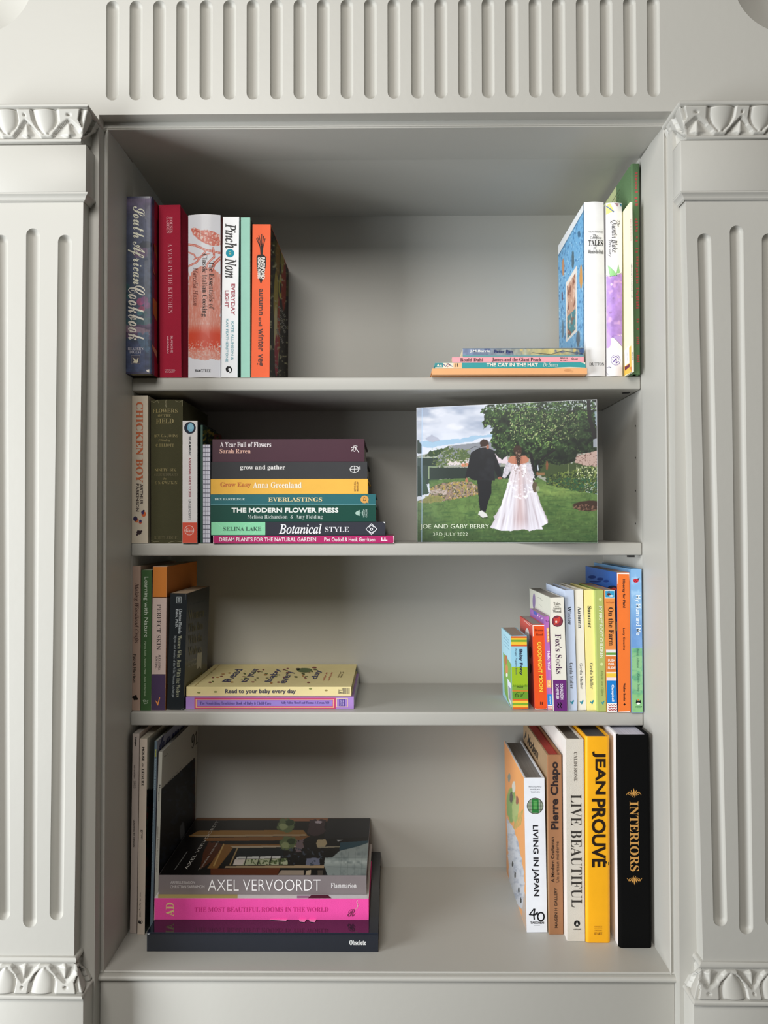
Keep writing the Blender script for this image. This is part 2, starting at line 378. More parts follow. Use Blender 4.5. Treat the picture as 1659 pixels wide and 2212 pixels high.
class Book:
    """frame: x = thickness, y = from the spine to the fore-edge, z = height; faces: spine (y=0), right (x=t), left (x=0), top (z=h), tail (z=0)"""
    def __init__(s, name, label, group, crop, M, t, d, h, kind, color, finish='satin', pages='e9e4d6', bulge=0, bt=None, cover_r=None, cover_l=None, over=None, tan=0, groove=None, squash=1, corner=0):
        s.root = thing(name, label, {'magazine': 'magazine', 'photo_album': 'photo album', 'notebook': 'notebook'}.get(name, 'book'), mtx=M, group=group)
        s.M = M; s.t, s.d, s.h, s.crop, s.bulge, s.tan, s.kind = t, d, h, crop, bulge, tan, kind
        s.layer = 0; R = np.array(M.to_3x3()); s.R = R; s.O = np.array(M.translation); s.corner = corner
        hard = kind == 'hard'
        bt = bt if bt is not None else {'hard': .0026, 'paper': .0005, 'mag': .0003, 'board': .0022}[kind]
        bt = min(bt, t * .3); ov = over if over is not None else (.003 if hard else 0)
        gr = groove if groove is not None else (.0011 if hard and t > .012 else 0)
        cr = min(t * .45, corner)
        out = [(t, d), (t, .0125), (t - gr, .0095), (t - gr, .0085), (t, .0055)]
        n = 8 if (bulge or cr) else 1
        xs = [t * (1 - i / n) for i in range(n + 1)]
        if cr and not bulge: a_ = [cr * (1 - math.cos(math.pi / 2 * i / 5)) for i in range(6)]; xs = [t - q for q in a_] + a_[::-1]
        for x in xs: out.append((x, s.surf(x)))
        out += [(0, .0055), (gr, .0085), (gr, .0095), (0, .0125)] + ([(0, cover_l[2])] if cover_l and cover_l[2] > .013 else []) + [(0, d)]
        out[5] = (t, max(s.surf(t), 0)); 
        inn = []
        for x, y in out:
            xx = min(max(x, bt), t - bt) if y > .003 or x in (0, t) else min(max(x, bt), t - bt)
            if x > t / 2 and abs(x - (t - gr)) < 1e-9 and gr: xx = t - gr - bt
            if x < t / 2 and abs(x - gr) < 1e-9 and gr: xx = gr + bt
            inn.append((xx, max(y, y + bt) if y < .0054 else y))
        V = [(x, y, z) for z in (0, h) for x, y in out + inn]; k = len(out); N = 2 * k; Fc = []
        for i in range(k - 1):
            Fc += [(i, i + 1, N + i + 1, N + i), (k + i, k + i + 1, N + k + i + 1, N + k + i), (i, i + 1, k + i + 1, k + i), (N + i, N + i + 1, N + k + i + 1, N + k + i)]
        for i in (0, k - 1): Fc.append((i, k + i, N + k + i, N + i))
        me = mesh('cover', V, Fc, True)
        s.cover = link('cover', me, cover_mat(color, finish), s.root)
        for side, c in ((1, cover_r), (0, cover_l)):
            if c:
                me.materials.append(cover_mat(c[0], c[1])); idx = len(me.materials) - 1
                for p in me.polygons:
                    ct = p.center
                    if (side and ct.x > t - bt * 1.05 - .0004 and ct.y > c[2]) or (not side and ct.x < bt * 1.05 + .0004 and ct.y > c[2]): p.material_index = idx
        e = .00004
        v, f = box_vf(bt + e, t - bt - e, bt + .0003 + max(0, max(s.surf(bt), s.surf(t - bt))), d - ov - .0002, ov + .0002, h - ov - .0002)
        v, f = box_vf(bt + e, t - bt - e, bt + .0004 + max(0, s.surf(bt)), d - ov - .0002, ov + .0002, h - ov - .0002)
        s.pages = link('page_block', mesh('page_block', v, f), page_mat('page_edges_' + pages, pages, .72 if kind != 'board' else .85), s.root)
        s.head = h - ov - .0002
    def surf(s, x):
        """where the spine's surface lies (y) at x"""
        t = s.t
        if s.bulge: return s.bulge * (1 - math.sin(math.pi * min(max(x / t, 0), 1))) 
        if getattr(s, 'corner', 0):
            r = s.corner; q = min(x, t - x)
            return 0 if q >= r else r - math.sqrt(max(0, r * r - (r - q) ** 2))
        return 0
    def local(s, face, P):
        """picture points (n,2) -> local points (n,3) on a face"""
        P = np.asarray(P, float)
        D = np.stack([(P[:, 0] - W / 2) / F, np.ones(len(P)), -(P[:, 1] - H / 2) / F], 1) @ RC.T
        o = (CAM - s.O) @ s.R; D = D @ s.R
        ax, val = {'spine': (1, 0.), 'right': (0, s.t), 'left': (0, 0.), 'top': (2, s.head)}[face]
        k = (val - o[ax]) / D[:, ax]
        return o + k[:, None] * D
    def lift(s, face, L, lay, clamp=True):
        L = L.copy(); e = .00007 + .00002 * lay
        if clamp:
            m = .0002
            if face != 'left' and face != 'right': L[:, 0] = np.clip(L[:, 0], m, s.t - m)
            if face != 'spine': L[:, 1] = np.clip(L[:, 1], m, s.d - m)
            if face != 'top': L[:, 2] = np.clip(L[:, 2], m, s.h - m)
        if face == 'spine': L[:, 1] = [s.surf(x) for x in L[:, 0]]; L[:, 1] -= e + (.0002 if s.bulge and clamp else 0)
        elif face == 'right': L[:, 0] += e
        elif face == 'left': L[:, 0] -= e
        else: L[:, 2] += e
        return L
    def sh(s, x, y, ref): return x + (y - ref) * s.tan
    def text(s, string, style, box, rot='h', color='ffffff', face='spine', name='lettering', m=None, crop=None, spread=None):
        c = crop or s.crop; v, f = text_geo(string, style)
        if len(box) == 4:
            x0, y0 = cpx(c, box[0], box[1]); x1, y1 = cpx(c, box[2], box[3]); ym = (y0 + y1) / 2
            if rot == 'h': P = np.stack([x0 + v[:, 0] * (x1 - x0), y1 - v[:, 1] * (y1 - y0)], 1)
            elif rot == 'cw': P = np.stack([x0 + v[:, 1] * (x1 - x0), y0 + v[:, 0] * (y1 - y0)], 1)
            else: P = np.stack([x1 - v[:, 1] * (x1 - x0), y1 - v[:, 0] * (y1 - y0)], 1)
            P[:, 0] += (P[:, 1] - ym) * s.tan
        else:                                              # three corners: baseline start, baseline end, top of start
            a = np.array(cpx(c, *box[0:2])); b = np.array(cpx(c, *box[2:4])); t = np.array(cpx(c, *box[4:6]))
            q = s.local(face, [a, b, t]); L = q[0] + v[:, :1] * (q[1] - q[0]) + v[:, 1:2] * (q[2] - q[0])
            P = None
        L = s.lift(face, s.local(face, P) if P is not None else L, 18, True)
        me = bpy.data.meshes.new(name); me.from_pydata(L.tolist(), [], f)
        return link(name, me, m or mat('ink_' + color, color, .5, .4, 0, 10), s.root)
    def art(s, face, shapes, name='printed_picture', m=None, crop=None, shear=True):
        """flat printed shapes: [(colour, [(x, y) ...])] or (colour, ('e', cx, cy, rx, ry)) or ('l', width, points)"""
        c = crop or s.crop; V = []; Fc = []; Cc = []
        ys = []
        for col, pts in shapes:
            s.layer = min(s.layer + .25, 17); kind = pts[0]
            if pts[0] == 'e':
                _, cx, cy, rx, ry = pts; pts = [(cx + rx * math.cos(a), cy + ry * math.sin(a)) for a in [i * math.pi / 10 for i in range(20)]]; loops = [pts]
            elif pts[0] == 'l':
                w = pts[1] / 2; q = pts[2]; loops = []
                for (ax, ay), (bx, by) in zip(q[:-1], q[1:]):
                    l = math.hypot(bx - ax, by - ay) or 1; nx, ny = -(by - ay) / l * w, (bx - ax) / l * w; ex, ey = (bx - ax) / l * w * .6, (by - ay) / l * w * .6
                    loops.append([(ax + nx - ex, ay + ny - ey), (bx + nx + ex, by + ny + ey), (bx - nx + ex, by - ny + ey), (ax - nx - ex, ay - ny - ey)])
            elif pts[0] == 'r':                            # rectangle, cut into strips so that it follows a rounded spine
                _, x0, y0, x1, y1 = pts; k = 8 if (s.bulge or s.corner) and face == 'spine' else 1
                loops = [[(x0 + (x1 - x0) * i / k, y0), (x0 + (x1 - x0) * (i + 1) / k, y0), (x0 + (x1 - x0) * (i + 1) / k, y1), (x0 + (x1 - x0) * i / k, y1)] for i in range(k)]
            else: loops = [pts]
            for lp in loops:
                P = np.array([cpx(c, *p) for p in lp])
                if kind == 'r' and s.tan and face == 'spine': P[:, 0] += (P[:, 1] - s.yref) * s.tan
                L = s.lift(face, s.local(face, P), s.layer); b = len(V); V += L.tolist(); Cc += [(*lin(col), 1)] * len(lp)
                if len(lp) == 4: Fc.append(tuple(range(b, b + 4)))
                else: Fc += [tuple(b + i for i in tr) for tr in tessellate_polygon([[Vector((p[0], p[1], 0)) for p in P]])]
        # shapes that stand apart on the cover become parts of their own
        Va = np.array(V); used = sorted({i for q in Fc for i in q}); lab = list(range(len(Fc)))
        bb = [(Va[list(q)].min(0) - .0007, Va[list(q)].max(0) + .0007) for q in Fc]
        def root(i):
            while lab[i] != i: i = lab[i]
            return i
        for i in range(len(Fc)):
            for j in range(i):
                if (bb[i][0] <= bb[j][1]).all() and (bb[j][0] <= bb[i][1]).all(): lab[root(i)] = root(j)
        groups = {}
        for i in range(len(Fc)): groups.setdefault(root(i), []).append(Fc[i])
        many = len(groups) > 12 or name == 'worn_lettering'; gl = [Fc] if many else list(groups.values()); o = None
        for fs in gl:
            ids = sorted({i for q in fs for i in q}); mp_ = {a: k for k, a in enumerate(ids)}
            me = bpy.data.meshes.new(name); me.from_pydata([V[i] for i in ids], [], [tuple(mp_[i] for i in q) for q in fs])
            ca = me.color_attributes.new('ink', 'FLOAT_COLOR', 'POINT'); ca.data.foreach_set('color', np.array([Cc[i] for i in ids], dtype=np.float32).ravel())
            o = link(name, me, m or INK, s.root)
            if many: o['kind'] = 'stuff'
        return o
    def smudge(s, face, a, b, w, color, n=14):
        """lettering too worn or too small to read in the photograph: a row of uneven marks from a to b, w tall"""
        rnd = random.Random(int(a[0] * 7 + a[1])); L = math.hypot(b[0] - a[0], b[1] - a[1]); ux, uy = (b[0] - a[0]) / L, (b[1] - a[1]) / L; r = []
        for i in range(n):
            if rnd.random() < .12: continue
            p0 = L * i / n; p1 = p0 + L / n * (.55 + .2 * rnd.random()); o0 = (rnd.random() - .5) * w * .25; h = w * (.30 + .2 * rnd.random())
            r.append((color, [(a[0] + ux * p - uy * (o0 + q), a[1] + uy * p + ux * (o0 + q)) for p, q in ((p0, -h), (p1, -h * .8), (p1, h), (p0, h * .9))]))
        o = s.art(face, r, 'worn_lettering'); return o
    def raster(s, face, a0, a1, b0, b1, nu, nv, fn, name='printed_picture', m=None, lay=0):
        """a picture painted by a formula: fn(px, py) -> (n,3) sRGB; a, b = the face's two local axes"""
        U, Vv = np.meshgrid(np.linspace(a0, a1, nu), np.linspace(b0, b1, nv)); U = U.ravel(); Vv = Vv.ravel(); Z = np.zeros_like(U)
        L = {'spine': (U, Z, Vv), 'right': (Z + s.t, U, Vv), 'left': (Z, U, Vv), 'top': (U, Vv, Z + s.h)}[face]; L = np.stack(L, 1)
        Wd = L @ s.R.T + s.O; p = pix(Wd); C = fn(p[:, 0], p[:, 1]); C = np.clip(C, 0, 1)
        C = np.where(C <= .04045, C / 12.92, ((C + .055) / 1.055) ** 2.4)
        L = s.lift(face, L, lay, False)
        idx = np.arange(nu * nv).reshape(nv, nu); Q = np.stack([idx[:-1, :-1], idx[:-1, 1:], idx[1:, 1:], idx[1:, :-1]], -1).reshape(-1, 4)
        if face == 'left' : Q = Q[:, ::-1]
        me = bpy.data.meshes.new(name); me.vertices.add(len(L)); me.vertices.foreach_set('co', L.ravel())
        me.loops.add(Q.size); me.loops.foreach_set('vertex_index', Q.ravel()); me.polygons.add(len(Q)); me.polygons.foreach_set('loop_start', np.arange(0, Q.size, 4))
        me.update(calc_edges=True); me.validate()
        ca = me.color_attributes.new('ink', 'FLOAT_COLOR', 'POINT'); ca.data.foreach_set('color', np.concatenate([C, np.ones((len(C), 1))], 1).astype(np.float32).ravel())
        return link(name, me, m or INK, s.root)

GROUPS = ['books on the top shelf', 'books on the middle shelf', 'books on the lowest shelf', 'books on the alcove floor']
def stand(name, label, row, crop, kind, xt, xb, w, yt, yb, color, Y=None, d=.18, rz=0, side=None, group=None, **kw):
    """an upright book: spine's top-left (xt, yt), bottom-left (xb, yb) and width in picture units of the crop"""
    zs = ROWZ[row]
    pt = cpx(crop, xt, yt); pb = cpx(crop, xb, yb); pr = cpx(crop, xb + w, yb)
    if Y is None: Y = hit((pb[0] + pr[0]) / 2, pb[1], 2, zs + .0003)[1]
    A = hit(*pb, 1, Y); B = hit(*pr, 1, Y); T = hit(*pt, 1, Y)
    t = (B[0] - A[0]) / math.cos(rz); dx, dz = T[0] - A[0], T[2] - zs
    lean = math.atan2(dx, dz); h = math.hypot(dx, dz) - (t * math.sin(lean) if lean > 0 else 0) * 0
    z0 = zs + .0003 + (t * math.sin(lean) if lean > 0 else 0)
    M = Matrix.Translation((A[0], Y, z0)) @ Matrix.Rotation(rz, 4, 'Z') @ Matrix.Rotation(lean, 4, 'Y')
    if lean > 0: h -= t * math.sin(lean)
    if side:                                               # depth read from the cover's far edge
        xx = A[0] + (t if side[0] == 'right' else 0); q = hit(*cpx(crop, side[1], side[2]), 0, xx); d = min(q[1] - Y, YB - Y - .002)
    b = Book(name, label, group or GROUPS[row], crop, M, t, d, h, kind, color, tan=(pb[0] - pt[0]) / (pb[1] - pt[1]), **kw)
    b.yref = pb[1]
    return b
def flat(name, label, row, crop, kind, x0, x1, y0, y1, color, below=None, Y=None, d=.18, side=None, **kw):
    """a lying book: spine front from (x0, y0) to (x1, y1); below = the book it lies on"""
    zs = (below.topz if below else ROWZ[row]) + .0003
    a = cpx(crop, x0, y1); b_ = cpx(crop, x1, y1); tp = cpx(crop, (x0 + x1) / 2, y0)
    if Y is None: Y = hit((a[0] + b_[0]) / 2, a[1], 2, zs)[1]
    X0, X1 = hit(*a, 1, Y)[0], hit(*b_, 1, Y)[0]; t = hit(*tp, 1, Y)[2] - zs
    if side: q = hit(*cpx(crop, *side), 2, zs + t); d = min(q[1] - Y, YB - Y - .002)
    M = Matrix(((0, 0, -1, X1), (0, 1, 0, Y), (1, 0, 0, zs), (0, 0, 0, 1)))
    b = Book(name, label, GROUPS[row], crop, M, t, d, X1 - X0, kind, color, **kw); b.topz = zs + t; b.yref = 0; b.frontY = Y
    return b

# ------------------------------------------------------------------ a small painter for printed pictures
def _hash(i, j, seed): 
    n = (i * 374761393 + j * 668265263 + seed * 974711) & 0xffffffff
    n = ((n ^ (n >> 13)) * 1274126177) & 0xffffffff
    return ((n ^ (n >> 16)) & 0xffff) / 65535.
def noise(x, y, sc, seed=0, octv=3):
    r = 0; amp = 1; tot = 0
    for o in range(octv):
        u, v = x / sc * 2 ** o, y / sc * 2 ** o; i, j = np.floor(u).astype(np.int64), np.floor(v).astype(np.int64); fx, fy = u - i, v - j
        fx = fx * fx * (3 - 2 * fx); fy = fy * fy * (3 - 2 * fy); sd = seed + o * 17
        r = r + amp * ((_hash(i, j, sd) * (1 - fx) + _hash(i + 1, j, sd) * fx) * (1 - fy) + (_hash(i, j + 1, sd) * (1 - fx) + _hash(i + 1, j + 1, sd) * fx) * fy); tot += amp; amp *= .55
    return r / tot
def rgb(h): return np.array([int(h[i:i + 2], 16) / 255 for i in (0, 2, 4)])
class Paint:
    def __init__(s, x, y, base='000000'): s.x, s.y = x, y; s.c = np.tile(rgb(base), (len(x), 1))
    def mix(s, k, col):
        col = rgb(col) if isinstance(col, str) else col; k = np.clip(k, 0, 1)[:, None]; s.c = s.c * (1 - k) + col * k
    def inside(s, pts, wob=0, seed=0, wsc=6):
        x, y = s.x, s.y
        if wob: x = x + (noise(s.x, s.y, wsc, seed, 2) - .5) * 2 * wob; y = y + (noise(s.x + 99, s.y, wsc, seed + 5, 2) - .5) * 2 * wob
        r = np.zeros(len(x), bool); n = len(pts)
        for i in range(n):
            (ax, ay), (bx, by) = pts[i], pts[(i + 1) % n]
            if ay == by: continue
            r ^= ((ay > y) != (by > y)) & (x < (bx - ax) * (y - ay) / (by - ay) + ax)
        return r.astype(float)
    def poly(s, pts, col, k=1, **kw): m = s.inside(pts, **kw); s.mix(m * k, col); return m
    def ell(s, cx, cy, rx, ry, col, k=1, soft=.15, rot=0, wob=0, seed=0):
        dx, dy = s.x - cx, s.y - cy
        if rot: dx, dy = dx * math.cos(rot) + dy * math.sin(rot), -dx * math.sin(rot) + dy * math.cos(rot)
        q = np.sqrt((dx / rx) ** 2 + (dy / ry) ** 2)
        if wob: q = q + (noise(s.x, s.y, max(rx, ry) * .35, seed, 2) - .5) * wob
        s.mix((1 - q) / soft * k + .5 * k, col)
    def line(s, pts, w, col, k=1):
        for (ax, ay), (bx, by) in zip(pts[:-1], pts[1:]):
            dx, dy = bx - ax, by - ay; L = dx * dx + dy * dy or 1; t = np.clip(((s.x - ax) * dx + (s.y - ay) * dy) / L, 0, 1)
            s.mix((w / 2 + .4 - np.hypot(s.x - ax - t * dx, s.y - ay - t * dy)) / .8 * k, col)
    def speck(s, mask, sc, th, col, seed, k=1, soft=.10): s.mix(mask * (noise(s.x, s.y, sc, seed, 2) - th) / soft * k, col)
    def mott(s, mask, sc, amt, seed):
        n = (noise(s.x, s.y, sc, seed, 3) - .5) * 2 * amt; s.c = s.c * (1 + (mask * n)[:, None])

# ------------------------------------------------------------------ top shelf, left
b = stand('hardback_book', 'thick purple and blue cookbook with white script spine and worn corners, leftmost on top shelf', 0, 'A', 'hard', 80, 78, 245, 104, 1680, '3b3a55', Y=-.029, d=.215, finish='gloss', corner=.003, cover_r=('7a1424', 'gloss', .012), pages='cfc4a8')
def f(x, y):
    p = Paint(x, y, '4c4a68'); one = np.ones(len(x)); p.mix((y - 440) / 260 + .3, '36445c'); p.mix((470 - y) / 60, '66506e')
    p.poly([(262, 700), (330, 690), (330, 735), (262, 728)], '54405e', wob=4); p.poly([(262, 690), (326, 685), (326, 700), (262, 706)], '33535e', wob=3)
    p.ell(304, 545, 16, 14, '5f4a68', wob=.4, seed=3); p.ell(316, 528, 14, 8, '20283c', wob=.5); p.poly([(268, 556), (322, 556), (322, 590), (268, 590)], '3a4560', .6, wob=3)
    for i, (cx, cy, r, c) in enumerate([(303, 652, 8, '8d3c66'), (312, 648, 8, '74406e'), (306, 668, 7, '9a4468'), (318, 660, 7, '6c3a68'), (312, 678, 6, '24505c'), (302, 676, 6, '3c6a70'), (274, 620, 7, '24525a'), (270, 636, 7, '1c3c46'), (280, 640, 6, '2a5a60'), (276, 660, 8, '20344a')]): p.ell(cx, cy, r, r, c, soft=.3)
    p.poly([(265, 700), (323, 712), (323, 724), (265, 716)], '98808c', .7, wob=2); p.poly([(296, 722), (322, 716), (320, 762), (300, 745)], '4a6680', .8, wob=4)
    p.poly([(266, 738), (298, 738), (322, 770), (322, 812), (266, 812)], '3b4466', .7, wob=3); p.mott(one, 9, .25, 4); p.line([(315, 424), (315, 800)], 1.2, '2a3040', .7); p.line([(268, 560), (322, 560)], 1, '2a3040', .5); p.line([(270, 795), (322, 795)], 1, '2a3040', .5)
    return p.c
b.raster('spine', .0003, b.t - .0003, .003, b.h - .003, 60, 380, f, m=GLOSS)
b.text('South African', 'scriptb', (110, 190, 262, 890), 'cw', 'e9e7d2'); b.text('Cookbook', 'scriptb', (112, 900, 262, 1390), 'cw', 'e9e3d6')
b.text("READER'S", 'serif', (110, 1452, 248, 1478), color='c9c6cf'); b.text('DIGEST', 'serif', (125, 1482, 230, 1508), color='c9c6cf')
b.art('spine', [('8f8a90', ('r', 138, 1525, 218, 1602)), ('4a4858', ('r', 141, 1528, 215, 1599)), ('d9d0b6', [(150, 1590), (165, 1572), (148, 1540), (178, 1562), (186, 1578), (192, 1556), (200, 1545), (206, 1552), (198, 1560), (203, 1585), (190, 1595)])], 'swan_emblem')
b.art('spine', [('e8e2d8', [(288, 100), (318, 100), (318, 118), (300, 112)]), ('d8d2c6', [(80, 1640), (96, 1650), (92, 1678), (78, 1672)]), ('e2dcd2', [(272, 1655), (300, 1650), (300, 1678), (280, 1672)])], 'worn_corner')
b.art('right', [('7a3a18', [(340, 520), (378, 560), (378, 640), (345, 600)]), ('a06a30', [(330, 1000), (375, 1060), (372, 1230), (335, 1150)]), ('8a5a28', [(352, 560), (372, 640), (368, 700)]), ('5a1c18', [(330, 760), (378, 800), (378, 900)]), ('b08468', [(320, 1420), (378, 1500), (372, 1560), (330, 1470)]), ('caa27c', ('l', 3, [(318, 650), (345, 800)])), ('3a0c12', [(366, 300), (380, 320), (380, 1600), (370, 1600)])], 'cover_picture', GLOSS)

b = stand('hardback_book', 'crimson clothbound cookbook with pale pink lettering beside the purple cookbook', 0, 'A', 'hard', 386, 395, 193, 180, 1723, 'a51d38', Y=.002, d=.2, finish='cloth', pages='d8cfc0')
b.text('HOUSE&', 'serifb', (484, 284, 510, 432), 'cw', 'd98a94'); b.text('GARDEN', 'serifb', (455, 284, 481, 432), 'cw', 'd98a94')
b.text('A YEAR IN THE KITCHEN', 'serif', (470, 522, 508, 1150), 'cw', 'd4808c'); b.text('BLANCHE', 'bold', (494, 1350, 512, 1502), 'cw', 'e0a0aa'); b.text('VAUGHAN', 'bold', (458, 1350, 476, 1508), 'cw', 'e0a0aa')
b.text('MITCHELL', 'bold', (440, 1650, 536, 1662), color='e0a0aa'); b.text('BEAZLEY', 'bold', (444, 1667, 532, 1679), color='e0a0aa')

b = stand('hardback_book', 'wide white and vermilion cookbook with tomato drawing on its rounded spine, top shelf', 0, 'A', 'hard', 643, 643, 291, 262, 1723, 'e6e6ec', Y=.0, d=.2, finish='gloss', bulge=.0045, pages='e6dfd0', cover_r=('7a2020', 'gloss', .01))
def f(x, y):
    X, Y = (x - 250) * 4.1475, (y - 400) * 4.1475; p = Paint(X, Y, 'e4e5ec'); R = 'cf5a45'
    body = p.poly([(636, 850), (680, 760), (760, 730), (850, 740), (936, 790), (936, 1570), (800, 1560), (636, 1545)], 'd98a78', wob=14, seed=3, wsc=40)
    streak = noise(X * 3, Y * .35, 14, 11, 3); p.mix(body * (streak - .45) * 3, 'e3b2a8'); p.mix(body * np.clip((Y - 1240) / 90, 0, 1) * np.clip((1500 - Y) / 60, 0, 1), 'd44a30')
    n = noise(X, Y, 9, 21, 2); p.mix(body * (n - .55) * 6 * np.clip((Y - 1380) / 60, 0, 1), 'e2bdb4'); p.mix(body * (n - .5) * 5 * np.clip((1300 - Y) / 200, 0, 1) * np.clip((Y - 1000) / 200, 0, 1) * .4, 'd46a54')
    lf = p.poly([(668, 380), (700, 375), (760, 400), (860, 405), (936, 440), (936, 530), (870, 545), (790, 520), (720, 470), (680, 420)], 'd87462', wob=5, seed=9, wsc=20)
    p.mix(lf * (noise(X * 1.5, Y, 16, 31, 3) - .5) * 6, 'f0d2ca'); p.line([(680, 385), (780, 440), (920, 500)], 5, 'b84a3a', .8)
    for pts, w in (([(640, 520), (720, 540), (800, 580), (936, 600)], 20), ([(800, 600), (720, 690), (640, 720)], 18), ([(870, 560), (880, 640), (830, 690), (800, 760)], 18), ([(700, 660), (760, 640), (840, 610)], 12), ([(936, 640), (880, 700), (860, 760)], 26), ([(640, 590), (700, 620), (715, 650)], 14), ([(640, 770), (660, 830)], 10)):
        p.line(pts, w, R, .75); p.line(pts, w * .3, 'ecc4ba', .7)
    return p.c
b.raster('spine', .0002, b.t - .0002, .002, b.h - .002, 74, 350, f, m=GLOSS, name='tomato_picture')
b.text('The Essentials of', 'serif', (835, 680, 880, 1110), 'cw', '3a2420'); b.text('Classic Italian Cooking', 'serif', (765, 615, 820, 1178), 'cw', '3a2420'); b.text('Marcella Hazan', 'italic', (692, 735, 735, 1075), 'cw', '8a4a40')
b.text('B', 'serifb', (705, 1648, 726, 1672), color='33343a'); b.text('XTREE', 'serif', (765, 1648, 851, 1674), color='33343a'); b.art('spine', [('33343a', ('r', 729, 1652, 744, 1670)), ('e6e6ec', ('r', 734, 1656, 739, 1666)), ('33343a', ('r', 747, 1652, 762, 1670))], 'publisher_mark')

b = stand('hardback_book', 'white cookbook with black brush title and teal dot, between the tomato cookbook and mint book', 0, 'A', 'hard', 960, 945, 146, 287, 1725, 'eceef1', Y=.002, d=.185, finish='gloss', pages='e6e2d8', cover_r=('3b4a4c', 'satin', .004))
b.text('Pinch', 'italicb', (980, 345, 1085, 568), 'cw', '111114'); b.text('Nom', 'italicb', (978, 655, 1080, 832), 'cw', '111114'); b.art('spine', [('1a9cb4', ('e', 1024, 609, 38, 38))], 'teal_dot'); b.text('OF', 'bold', (1013, 594, 1034, 624), 'cw', 'd8e8b0')
b.text('EVERYDAY', 'bold', (1034, 884, 1068, 1165), 'cw', 'b04858'); b.text('LIGHT', 'bold', (978, 944, 1012, 1096), 'cw', 'b04858')
b.text('KATE ALLINSON &', 'bold', (1034, 1222, 1056, 1568), 'cw', '7ab0bc'); b.text('KAY FEATHERSTONE', 'bold', (986, 1198, 1008, 1586), 'cw', '7ab0bc')
b.art('spine', [('141416', [(985, 1640), (1000, 1622), (1030, 1625), (1045, 1650), (1035, 1680), (1010, 1684), (1030, 1668), (1030, 1645), (1012, 1636), (1008, 1655), (1020, 1668), (1000, 1678), (986, 1660)])], 'publisher_mark')
b = stand('hardback_book', 'slim blank mint green hardback beside the orange cookbook', 0, 'A', 'hard', 1121, 1121, 83, 292, 1725, 'a3d6c4', Y=.002, d=.15, finish='matt', pages='e6e2d8', cover_r=('27302c', 'satin', .004), groove=0)

b = stand('hardback_book', 'bright orange cookbook with black carrot emblem and vegetable photo cover', 0, 'A', 'hard', 1226, 1215, 162, 352, 1725, 'f26b43', Y=.002, d=.17, finish='matt', side=('right', 1540, 1250), pages='e2dccb', groove=0)
b.art('spine', [('2b2422', [(1262, 640), (1278, 622), (1325, 622), (1347, 645), (1345, 720), (1330, 810), (1308, 870), (1300, 885), (1292, 865), (1275, 800), (1263, 710)])] + [('2b2422', ('l', 7, q)) for q in ([(1300, 625), (1296, 560), (1262, 480)], [(1303, 625), (1302, 540), (1283, 450)], [(1305, 625), (1306, 530), (1308, 440)], [(1308, 625), (1312, 550), (1325, 455)], [(1311, 625), (1318, 560), (1338, 480)], [(1301, 600), (1290, 530), (1272, 470)])], 'carrot_emblem')
b.text('RIVERFORD', 'black', (1304, 648, 1337, 842), 'cw', 'f4efe8'); b.text('ORGANIC FARMERS', 'black', (1272, 648, 1298, 838), 'cw', 'f4efe8')
b.text('autumn', 'bold', (1283, 928, 1322, 1165), 'cw', '4a1d12'); b.text('and', 'bold', (1280, 1185, 1310, 1262), 'cw', '4a1d12'); b.text('winter', 'bold', (1277, 1285, 1330, 1490), 'cw', '4a1d12'); b.text('veg', 'bold', (1258, 1512, 1315, 1620), 'cw', '4a1d12')
def f(x, y):
    p = Paint(x, y, '201a16'); one = np.ones(len(x))
    p.speck(one * (y < 640), 7, .5, '4a4420', 5, .8); p.ell(596, 640, 5, 60, 'a08a3c', rot=.03); p.ell(597, 730, 5, 70, 'c8b888', rot=-.02); p.ell(606, 620, 4, 26, 'b0a040'); p.ell(606, 622, 2, 12, '2c2614'); p.ell(613, 610, 5, 60, '8a2a1c', wob=.3); p.ell(600, 560, 5, 40, '7a5c28', wob=.5); p.ell(610, 560, 4, 30, '8a7c3c', wob=.5)
    p.ell(597, 770, 4, 45, 'a02c40', wob=.2); p.ell(602, 700, 3, 60, '9c3a22', wob=.4); p.speck(one * (y > 520), 5, .66, 'b4ac88', 8, .5)
    return p.c
b.raster('right', .004, b.d - .0003, .001, b.h - .001, 40, 330, f, name='vegetable_photo')
for q0, q1 in (((1462, 1085), (1538, 1215)), ((1468, 1165), (1530, 1290)), ((1452, 1190), (1520, 1330)), ((1440, 1290), (1500, 1420)), ((1425, 1600), (1470, 1680))): b.smudge('right', q0, q1, 22, '8a847c', 9)

